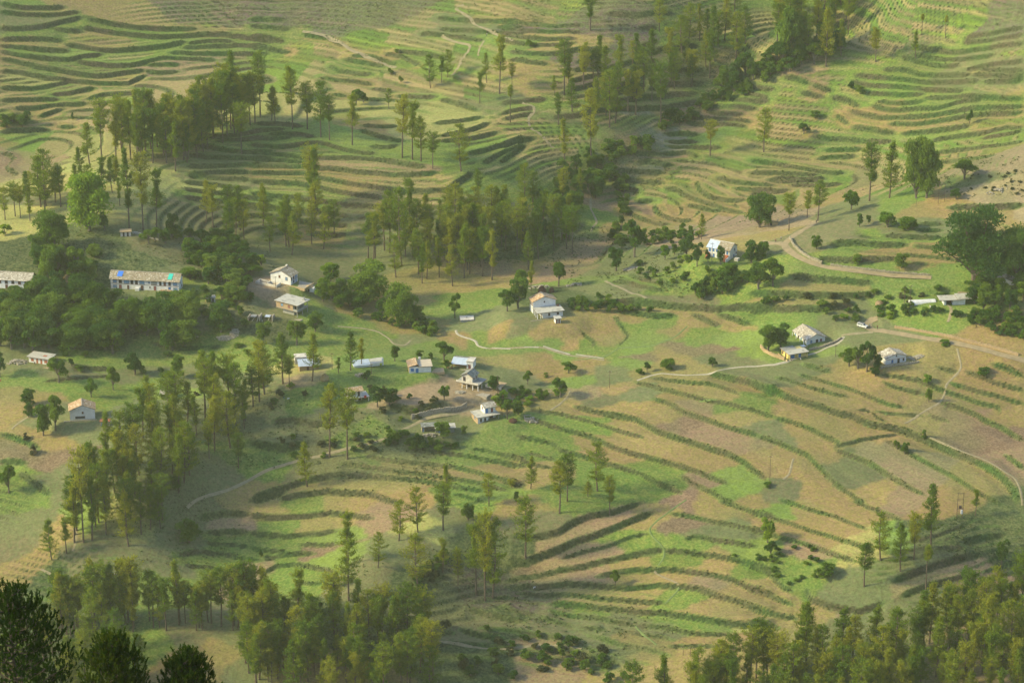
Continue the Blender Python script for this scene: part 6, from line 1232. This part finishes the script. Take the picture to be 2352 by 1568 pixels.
for a in ((411, 760, 2.2, 3, 60, 'tall pale rubble heap at the edge of the thick wood'), (537, 766, 2.2, 3.5, 70, 'pale rubble heap below the collapsed shed, the upper one'), (514, 777, 4, 1.6, 90, 'long flat pale rubble heap below the collapsed shed'), (440, 775, 2.5, 1.2, 30, 'small grey rubble patch right of the thick wood'),
          (1449, 618, 3.2, 2.6, 110, 'grey boulder heap beside the bright tree on the mound'), (1057, 901, 2.2, 1.6, 60, 'gravel heap in front of the pillar house terrace'), (40, 832, 4.5, 3, 70, 'scattered building stones left of the small block house'), (1222, 968, 3, 1.2, 26, 'loose stones right of the stone enclosure'),
          (2105, 822, 3.5, 2, 60, 'stones piled at the right end of the slate cottage'), (990, 1000, 4, 1.2, 40, 'rubble strewn before the low sheds'), (830, 862, 3.5, 1.0, 30, 'white stones along the sunken tin roof'),
          (250, 1310, 4, 2, 30, 'stones by the round green field at the bottom left'), (2290, 440, 5, 2, 40, 'loose rocks at the foot of the bare ochre slope'),
          (1240, 660, 5, 2.5, 36, 'grey rocks on the mound behind the veranda house'), (1320, 655, 4, 2, 30, 'rocks on the grassy mound near the conical stacks')): rubble(*a)
stack(1178, 968, 3.2, 1.4, 'cluttered dark firewood heap right of the stepped house', WOOD); stack(1117, 733, .1, .1, 'x', WOOD) if False else None
# ------------------------------------------------------------------ white jeep
W2 = simple_mat('white_car_paint', (.78, .78, .75), (.70, .69, .65), .8, .4); GL = simple_mat('dark_glass', (.05, .07, .09), None, 1, .15); TY = simple_mat('tyre_rubber', (.03, .03, .03), None, 1, .9)
c = hit([(1981, 752)], zg)[0]; t = thing('parked_jeep', 'white long jeep with roof rack parked where the lower dirt road begins', 'jeep', (c[0], c[1], c[2]+.08), math.radians(-38))
prof = [(-2.3, .45), (2.25, .45), (2.3, .95), (2.15, 1.08), (1.0, 1.18), (.55, 1.80), (-2.15, 1.86), (-2.3, 1.1)]; V = []
for y, k in ((-.85, 1.), (.85, 1.)):
    for x, z in prof: V.append((x, y*(1 if z < 1.3 else .88), z))
n8 = len(prof); me = bpy.data.meshes.new('body'); me.from_pydata(V, [], [tuple(range(n8)), tuple(range(2*n8-1, n8-1, -1))]+[(i, i+n8, (i+1) % n8+n8, (i+1) % n8) for i in range(n8)]); me.materials.append(W2); link('body', me, t)
for x0, x1 in ((-2.0, -1.25), (-1.15, -.4), (-.3, .45)):
    for y in (-1, 1): v = np.array([(x0, y*.865, 1.2), (x1, y*.865, 1.2), (x1, y*.79, 1.72), (x0, y*.79, 1.72), (x0, y*.80, 1.2), (x1, y*.80, 1.2), (x1, y*.70, 1.72), (x0, y*.70, 1.72)]); link('side_window', mesh_np('side_window', v, [(0, 1, 2, 3), (7, 6, 5, 4), (0, 4, 5, 1), (1, 5, 6, 2), (2, 6, 7, 3), (3, 7, 4, 0)], mats=[GL]), t)
v = np.array([(1.01, -.72, 1.21), (1.01, .72, 1.21), (.60, .66, 1.77), (.60, -.66, 1.77), (.9, -.72, 1.2), (.9, .72, 1.2), (.5, .66, 1.74), (.5, -.66, 1.74)]); link('windscreen', mesh_np('windscreen', v, [(0, 1, 2, 3), (7, 6, 5, 4), (0, 4, 5, 1), (1, 5, 6, 2), (2, 6, 7, 3), (3, 7, 4, 0)], mats=[GL]), t)
for x in (-1.5, 1.45):
    for y in (-.86, .66): w = tube([(0, 0, 0), (0, .2, 0)], [.36, .36], 14); hb = tube([(0, -.01, 0), (0, .21, 0)], [.17, .17], 10); V_, Q_ = w; wh = link('wheel', None, t, (x, y, .36)); capv = np.array([(0, 0, 0), (0, .2, 0)]); 
    # tyres and rims
for x in (-1.5, 1.45):
    for y in (-.86, .66):
        pass
for wh in [o for o in t.children if o.name.startswith('wheel')]:
    for nm, r, mt, o_ in (('tyre', .36, TY, 0), ('rim', .18, GREY, .012)):
        a = np.linspace(0, 2*math.pi, 15)[:-1]; V = [(r*math.cos(k), -o_, r*math.sin(k)) for k in a]+[(r*math.cos(k), .2+o_, r*math.sin(k)) for k in a]; me = bpy.data.meshes.new(nm)
        me.from_pydata(V, [], [tuple(range(14)), tuple(range(27, 13, -1))]+[(i, i+14, (i+1) % 14+14, (i+1) % 14) for i in range(14)]); me.materials.append(mt); link(nm, me, wh)
for y in (-.62, .62): v, q = boxv(2.24, 2.34, y-.14, y+.14, .72, .95); link('headlight', mesh_np('headlight', v, q, mats=[GL]), t)
v, q = boxv(2.28, 2.42, -.85, .85, .42, .6); link('bumper', mesh_np('bumper', v, q, mats=[TY]), t); v, q = boxv(2.25, 2.32, -.42, .42, .66, .98); link('grille', mesh_np('grille', v, q, mats=[TY]), t)
ps = [boxv(-1.8, .2, y-.02, y+.02, 1.98, 2.02) for y in (-.6, -.3, 0, .3, .6)]+[boxv(x, x+.04, -.65, .65, 1.94, 2.06) for x in (-1.8, -1.1, -.4, .2)]+[boxv(x, x+.04, y, y+.04, 1.84, 1.98) for x in (-1.8, .2) for y in (-.6, .56)]
v, q = join(ps); link('roof_rack', mesh_np('roof_rack', v, q, mats=[TY]), t)
# ------------------------------------------------------------------ people and goats (one continuous skin each)
def skinned(name, pts, edges, radii, mat, par, root=0, sub=1):
    me = bpy.data.meshes.new(name); me.from_pydata(pts, edges, []); me.materials.append(mat); o = link(name, me, par)
    sk = o.modifiers.new('skin', 'SKIN'); sk.use_smooth_shade = True
    for i, r in enumerate(radii): me.skin_vertices[0].data[i].radius = (r, r) if not isinstance(r, tuple) else r
    me.skin_vertices[0].data[root].use_root = True; s = o.modifiers.new('sub', 'SUBSURF'); s.levels = sub; s.render_levels = sub; return o
def person(px, py, rz, shirt, legs, label, pose='stand', hair=None):
    c = hit([(px, py)], zg)[0]; t = thing('person', label, 'person', (c[0], c[1], c[2]+.05), math.radians(rz))
    if pose == 'sit': K = [(0, 0, .32), (0, 0, .55), (0, .02, .80), (0, 0, .95), (0, -.02, 1.12), (-.1, -.2, .40), (-.12, -.42, .45), (-.12, -.48, .08), (-.12, -.62, .04), (.1, -.2, .40), (.12, -.42, .45), (.12, -.48, .08), (.12, -.62, .04), (-.2, 0, .80), (-.25, -.12, .58), (-.16, -.34, .5), (.2, 0, .80), (.25, -.12, .58), (.16, -.34, .5)]
    else:
        s_ = .16 if pose == 'walk' else .04
        K = [(0, 0, .95), (0, 0, 1.15), (0, 0, 1.38), (0, 0, 1.50), (0, -.02, 1.63), (-.10, 0, .88), (-.11, -s_, .50), (-.12, -s_*.5, .09), (-.12, -s_-.10, .04), (.10, 0, .88), (.11, s_*.6, .50), (.12, s_*1.6, .09), (.12, s_*1.2-.12, .04), (-.19, 0, 1.40), (-.25, .02, 1.12), (-.24, -.08, .86), (.19, 0, 1.40), (.25, .02, 1.12), (.24, -.06, .86)]
    E = [(0, 1), (1, 2), (2, 3), (3, 4), (0, 5), (5, 6), (6, 7), (7, 8), (0, 9), (9, 10), (10, 11), (11, 12), (2, 13), (13, 14), (14, 15), (2, 16), (16, 17), (17, 18)]
    R = [.13, .12, .13, .055, .10, .09, .06, .042, .035, .09, .06, .042, .035, .055, .042, .032, .055, .042, .032]
    skinned('body', K, E, R, SKIN, t)
    skinned('shirt', [K[i] for i in (1, 0, 2, 13, 14, 16, 17)], [(0, 1), (0, 2), (2, 3), (3, 4), (2, 5), (5, 6)], [.145, .15, .15, .07, .058, .07, .058], shirt, t)
    a = [K[0], K[5], K[6], K[7], K[9], K[10], K[11]]; a[3] = tuple(np.array(a[2])*.15+np.array(a[3])*.85); a[6] = tuple(np.array(a[5])*.15+np.array(a[6])*.85); skinned('trousers', a, [(0, 1), (1, 2), (2, 3), (0, 4), (4, 5), (5, 6)], [.145, .105, .078, .06, .105, .078, .06], legs, t)
    h = K[4]; skinned('hair', [(h[0], h[1]+.015, h[2]+.05), (h[0], h[1]+.04, h[2]-.01)], [(0, 1)], [.105, .095], hair or DARK, t)
CW = simple_mat('white_cotton', (.75, .73, .68), None, 1, .9); CD = simple_mat('dark_cotton', (.05, .05, .07), None, 1, .9); CR = simple_mat('maroon_cotton', (.30, .04, .04), None, 1, .9); CO = simple_mat('orange_cotton', (.60, .22, .08), None, 1, .9); CT = simple_mat('teal_cotton', (.05, .28, .28), None, 1, .9)
for a in ((1997, 752, -60, CT, CD, 'person standing at the nose of the parked white jeep', 'stand'), (2015, 756, 200, CR, CD, 'person in dark red walking on the road right of the jeep', 'walk'), (1781, 557, 150, CR, CD, 'person in red on the road bend, left of a pair', 'walk'), (1794, 551, 170, CW, CD, 'person in a white shirt on the road bend, right of a pair', 'walk'),
          (1875, 513, 0, CD, CD, 'dark clad person on the road under the leaning pine', 'stand'), (1023, 842, 20, CR, CR, 'person in long maroon clothes on the blue door house terrace', 'stand'), (1029, 845, 0, CO, CO, 'person in orange sitting low on the blue door house terrace', 'sit'), (1038, 846, -20, CO, CR, 'person in orange and maroon at the terrace edge', 'sit'),
          (652, 915, 30, CD, CT, 'person in dark clothes sitting alone on the grassy knoll', 'sit'), (1817, 828, 10, CW, CD, 'person in white sitting at the left door of the yellow house', 'sit'), (1838, 826, 40, CW, CW, 'person in white sitting at the right door of the yellow house', 'sit'), (80, 836, 0, CD, CD, 'person in dark clothes sitting by the block house wall', 'sit'),
          (1119, 76, 10, CD, CD, 'dark clad person walking on the winding upper footpath', 'walk'), (1118, 84, 10, CW, CD, 'small figure in white just below the walker on the upper footpath', 'stand'), (2, 878, 0, CR, CR, 'person in red at the far left edge of the field', 'stand'), (1158, 957, 0, CT, CD, 'person by the wall right of the stepped house', 'sit')): person(*a)
def goat(px, py, rz, label, mat):
    c = hit([(px, py)], zg)[0]; t = thing('goat', label, 'goat', (c[0], c[1], c[2]+.03), math.radians(rz))
    K = [(-.3, 0, .62), (0, 0, .60), (.3, 0, .64), (.45, 0, .78), (.58, 0, .60), (.68, 0, .50), (-.32, .1, .40), (-.38, .1, .22), (-.32, .1, .03), (-.32, -.1, .40), (-.38, -.1, .22), (-.32, -.1, .03), (.3, .1, .38), (.3, .1, .2), (.3, .1, .03), (.3, -.1, .38), (.3, -.1, .2), (.3, -.1, .03), (-.46, 0, .70)]
    E = [(0, 1), (1, 2), (2, 3), (3, 4), (4, 5), (0, 6), (6, 7), (7, 8), (0, 9), (9, 10), (10, 11), (2, 12), (12, 13), (13, 14), (2, 15), (15, 16), (16, 17), (0, 18)]
    skinned('body', K, E, [.17, .18, .17, .09, .08, .045, .08, .04, .03, .08, .04, .03, .07, .04, .03, .07, .04, .03, .03], mat, t, 1)
goat(2278, 757, 200, 'white goat grazing on the grassy slope above the lower road', CW); goat(1227, 1351, 30, 'pale goat on the bank at the left end of the fanned terraces', CW); goat(652+10, 918, 10, 'white goat on the knoll near the seated person', CW)
# ------------------------------------------------------------------ near pines in the bottom left corner
def near_pine(px, top, dist, R, H, label, seed):
    d = rays([(px, top)])[0]; t_ = dist/d[1]; P = np.array([0, 0, CAM_Z])+d*t_; gz = float(near_z(np.array([P[0]]), np.array([P[1]]))[0]) if False else None
    base = P[2]-H; z_ground = np.interp(P[1], [0, 190, 780], [476.5, 362, -52]); H2 = P[2]-z_ground
    t = thing('near_pine_tree', label, 'tree', (P[0], P[1], z_ground-.3)); rg = np.random.default_rng(seed); zz = np.linspace(0, 1, 7)
    parts = [tube(np.stack([.15*np.sin(zz*4), .1*np.sin(zz*3), zz*H2], 1), .24*(1-zz*.93)+.012, 7)]; C = []; D = []; Cn = []; Dn = []; up = []
    nb = int(95*(R/3.2)**.8); cl = R*2.3
    for i in range(nb):
        u = (i+rg.random())/nb; zt = H2-cl*u**.8*1.25-.1; r = R*min(1, (.22+1.25*u**.75))*(1 if u < .8 else 1-(u-.8)*.8)*rg.uniform(.8, 1.06); an = i*2.4+rg.uniform(-.4, .4)
        c = np.array([0, 0, zt]); tip = c+np.array([math.cos(an)*r, math.sin(an)*r, r*rg.uniform(.35, .75)]); mid = c+(tip-c)*.5+np.array([0, 0, -.12*r]); parts.append(tube([c, mid, tip], [.05, .03, .012], 4))
        for s in np.linspace(.35, 1, 6):
            m = 3 if s < .95 else 7
            for k in range(m):
                b_ = c+(tip-c)*s+np.array([0, 0, -.3*r*s*(1-s)]); e = b_+rg.normal(size=3)*(.26, .26, .15)*(1+.5*r/3)+np.array([math.cos(an)*.1, math.sin(an)*.1, .25]); C.append(e); D.append((e-b_)/(np.linalg.norm(e-b_)+1e-6)*.6+np.array([0, 0, .85]))
                if k == 0: parts.append(tube([b_, e], [.014, .007], 3))
    for k in range(10): e = np.array([0, 0, H2])+rg.normal(size=3)*(.22, .22, .25); C.append(e); D.append(np.array([0, 0, 1.])+rg.normal(size=3)*.2)
    C = np.array(C); D = np.array(D); D /= np.linalg.norm(D, axis=1)[:, None]; m = 40; Cc = np.repeat(C, m, 0); Dd = np.repeat(D, m, 0); f = rg.normal(size=(len(Cc), 3)); q = Dd*1.0+f*.34; q /= np.linalg.norm(q, axis=1)[:, None]
    along = rg.uniform(-.2, .2, (len(Cc), 1)); bv, bq = blades(Cc+Dd*along+q*.09, q, .17, .034, rg); tv, tq = join(parts)
    link('trunk', mesh_np('trunk', tv, tq, mats=[M_BARK]), t); link('crown', mesh_np('crown', bv, bq, mats=[LM['near']]), t)
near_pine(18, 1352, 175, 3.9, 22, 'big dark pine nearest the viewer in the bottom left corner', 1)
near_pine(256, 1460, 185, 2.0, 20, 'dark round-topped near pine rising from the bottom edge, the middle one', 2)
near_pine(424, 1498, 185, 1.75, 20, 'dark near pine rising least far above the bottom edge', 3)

# ------------------------------------------------------------------ beyond 300 of a kind the smallest go into one object; then grove labels row by row
def cull(KIND, VARS, NAME):
    global ALLT
    pn = sorted([r_ for r_ in ALLT if r_[3] == KIND and not r_[6]], key=lambda r: -(r[4]/r[0].location.y)); keep = 296-len([1 for r_ in ALLT if r_[3] == KIND and r_[6]])
    rest = pn[keep:]; rid = {id(r) for r in rest}; PT = []; RT = []; SCL = []; IX = []; byname = {}
    for o in bpy.data.objects:
        if o.parent is not None: byname.setdefault(o.parent.name, []).append(o)
    SRC = {}
    for r_ in ALLT:
        if r_[3] == KIND and id(r_) not in rid:
            for ch in byname.get(r_[0].name, []):
                for k, (tm, cm) in enumerate(VARS):
                    if ch.data == cm: SRC.setdefault((k, 1), ch)
                    if ch.data == tm: SRC.setdefault((k, 0), ch)
    for r_ in rest:
        t = r_[0]; PT.append(tuple(t.location)); RT.append(t.rotation_euler.z)
        for ch in byname[t.name]:
            for k, (tm, cm) in enumerate(VARS):
                if ch.data == cm: IX.append(k); SCL.append(tuple(ch.scale))
            bpy.data.objects.remove(ch)
        bpy.data.objects.remove(t)
    if PT:
        me_ = bpy.data.meshes.new(NAME); me_.from_pydata(PT, [], [])
        for nm, ty, fld, dat in (('turn', 'FLOAT_VECTOR', 'vector', [(0, 0, a) for a in RT]), ('size', 'FLOAT_VECTOR', 'vector', SCL), ('sort', 'INT', 'value', IX)):
            at = me_.attributes.new(nm, ty, 'POINT'); at.data.foreach_set(fld, np.array(dat, np.int32 if ty == 'INT' else np.float32).ravel())
        dp = link(NAME, me_, kind='stuff'); md = dp.modifiers.new('pines', 'NODES'); g = bpy.data.node_groups.new('pines', 'GeometryNodeTree'); md.node_group = g
        g.interface.new_socket('Geometry', in_out='INPUT', socket_type='NodeSocketGeometry'); g.interface.new_socket('Geometry', in_out='OUTPUT', socket_type='NodeSocketGeometry')
        gi = g.nodes.new('NodeGroupInput'); go = g.nodes.new('NodeGroupOutput'); jn = g.nodes.new('GeometryNodeJoinGeometry'); g.links.new(jn.outputs[0], go.inputs[0])
        def attr(nm, ty): a = g.nodes.new('GeometryNodeInputNamedAttribute'); a.data_type = ty; a.inputs[0].default_value = nm; return a.outputs[0]
        ar, as_, ai = attr('turn', 'FLOAT_VECTOR'), attr('size', 'FLOAT_VECTOR'), attr('sort', 'INT')
        for (k, w_), ob in SRC.items():
            oi = g.nodes.new('GeometryNodeObjectInfo'); oi.transform_space = 'ORIGINAL'; oi.inputs['Object'].default_value = ob; oi.inputs['As Instance'].default_value = True
            cmp_ = g.nodes.new('FunctionNodeCompare'); cmp_.data_type = 'INT'; cmp_.operation = 'EQUAL'; g.links.new(ai, cmp_.inputs[2]); cmp_.inputs[3].default_value = k
            ip = g.nodes.new('GeometryNodeInstanceOnPoints'); g.links.new(gi.outputs[0], ip.inputs['Points']); g.links.new(cmp_.outputs[0], ip.inputs['Selection']); g.links.new(oi.outputs['Geometry'], ip.inputs['Instance'])
            g.links.new(ar, ip.inputs['Rotation']); g.links.new(as_, ip.inputs['Scale']); g.links.new(ip.outputs[0], jn.inputs[0])
    ALLT = [r for r in ALLT if id(r) not in rid]
cull('pine_tree', PINES, 'distant_pines')
cull('shrub', [v for h in 'dmlo' for v in SHRUB[h]], 'distant_bushes')
byg = {}
for r_ in ALLT:
    if not r_[6]: byg.setdefault(r_[0]['group'], []).append(r_)
ROWS = ['back row', 'second row', 'third row', 'fourth row', 'fifth row', 'sixth row', 'seventh row', 'eighth row', 'ninth row']
KP = {'pines behind the near pines': 'pine in the wood behind the near pines', 'pines of the upper left crest grove': 'pine in the crest grove, upper left', 'pines of the left edge stand': 'pine in the left edge stand', 'pines of the central gully wood': 'pine in the central gully wood', 'pines above the gabled house': 'thin pine above the gabled house',
      'pines of the left knoll wood': 'pine in the left knoll wood', 'pines of the bottom left crest row': 'pine on the bottom left crest', 'pines of the bottom wood': 'pine in the bottom centre wood', 'pines of the bottom right wood': 'pine in the bottom right wood',
      'pines of the upper terraces': 'hazy pine on the upper terraces', 'pines of the upper woodland': 'pine in the upper ravine woodland', 'trees of the thick wood below the long house': 'round tree in the wood below the long house', 'small trees on the scrub slope': 'small tree on the scrub slope',
      'trees between the two houses': 'tree between the long and gabled houses', 'trees above the row house': 'tree above the row house', 'trees on the valley field edge': 'tree on the valley field edge', 'dark trees at the right edge': 'dark tree at the right edge'}
for g_, L_ in byg.items():
    if g_ not in KP: KP[g_] = {'bushes': 'bush'}.get('', '') or L_[0][0]['label']
    nr_ = max(1, math.ceil(len(L_)/12)); L_ = sorted(L_, key=lambda r: r[2]); k = math.ceil(len(L_)/nr_)
    for i in range(nr_):
        row = sorted(L_[i*k:(i+1)*k], key=lambda r: r[1])
        for j, r_ in enumerate(row):
            base = KP[g_] if len(KP[g_].split()) < 10 else ' '.join(KP[g_].split()[:9]); hm = r_[4]; sz = ('tall ' if hm > 19 else '') if r_[3] == 'pine_tree' else ''
            o_ = ORD[j] if j < 12 else 'far right'; r_[0]['label'] = sz+base+', '+(ROWS[i]+', ' if nr_ > 1 else '')+o_+(' from left' if j < 12 else '')
for r_ in ALLT:
    w_ = r_[0]['label'].split()
    if len(w_) > 16: r_[0]['label'] = r_[0]['label'].replace('standing ', '').replace('the ', '')
# ------------------------------------------------------------------ hazy valley air
HZ = bpy.data.materials.new('valley_haze'); n, N, L = nodes(HZ)
pv = N.new('ShaderNodeVolumePrincipled'); oo = N.new('ShaderNodeOutputMaterial'); L.new(pv.outputs[0], oo.inputs['Volume'])
pv.inputs['Color'].default_value = (.94, .97, .66, 1); pv.inputs['Density'].default_value = .00007; pv.inputs['Anisotropy'].default_value = .2
bx = (-1300, 1300, -310, 3450, -80, 495)
V = [(x, y, z) for x in bx[:2] for y in bx[2:4] for z in bx[4:]]
F_ = [(0, 1, 3, 2), (4, 6, 7, 5), (0, 4, 5, 1), (2, 3, 7, 6), (0, 2, 6, 4), (1, 5, 7, 3)]
link('haze', mesh_np('haze', V, F_, mats=[HZ]), kind='stuff')
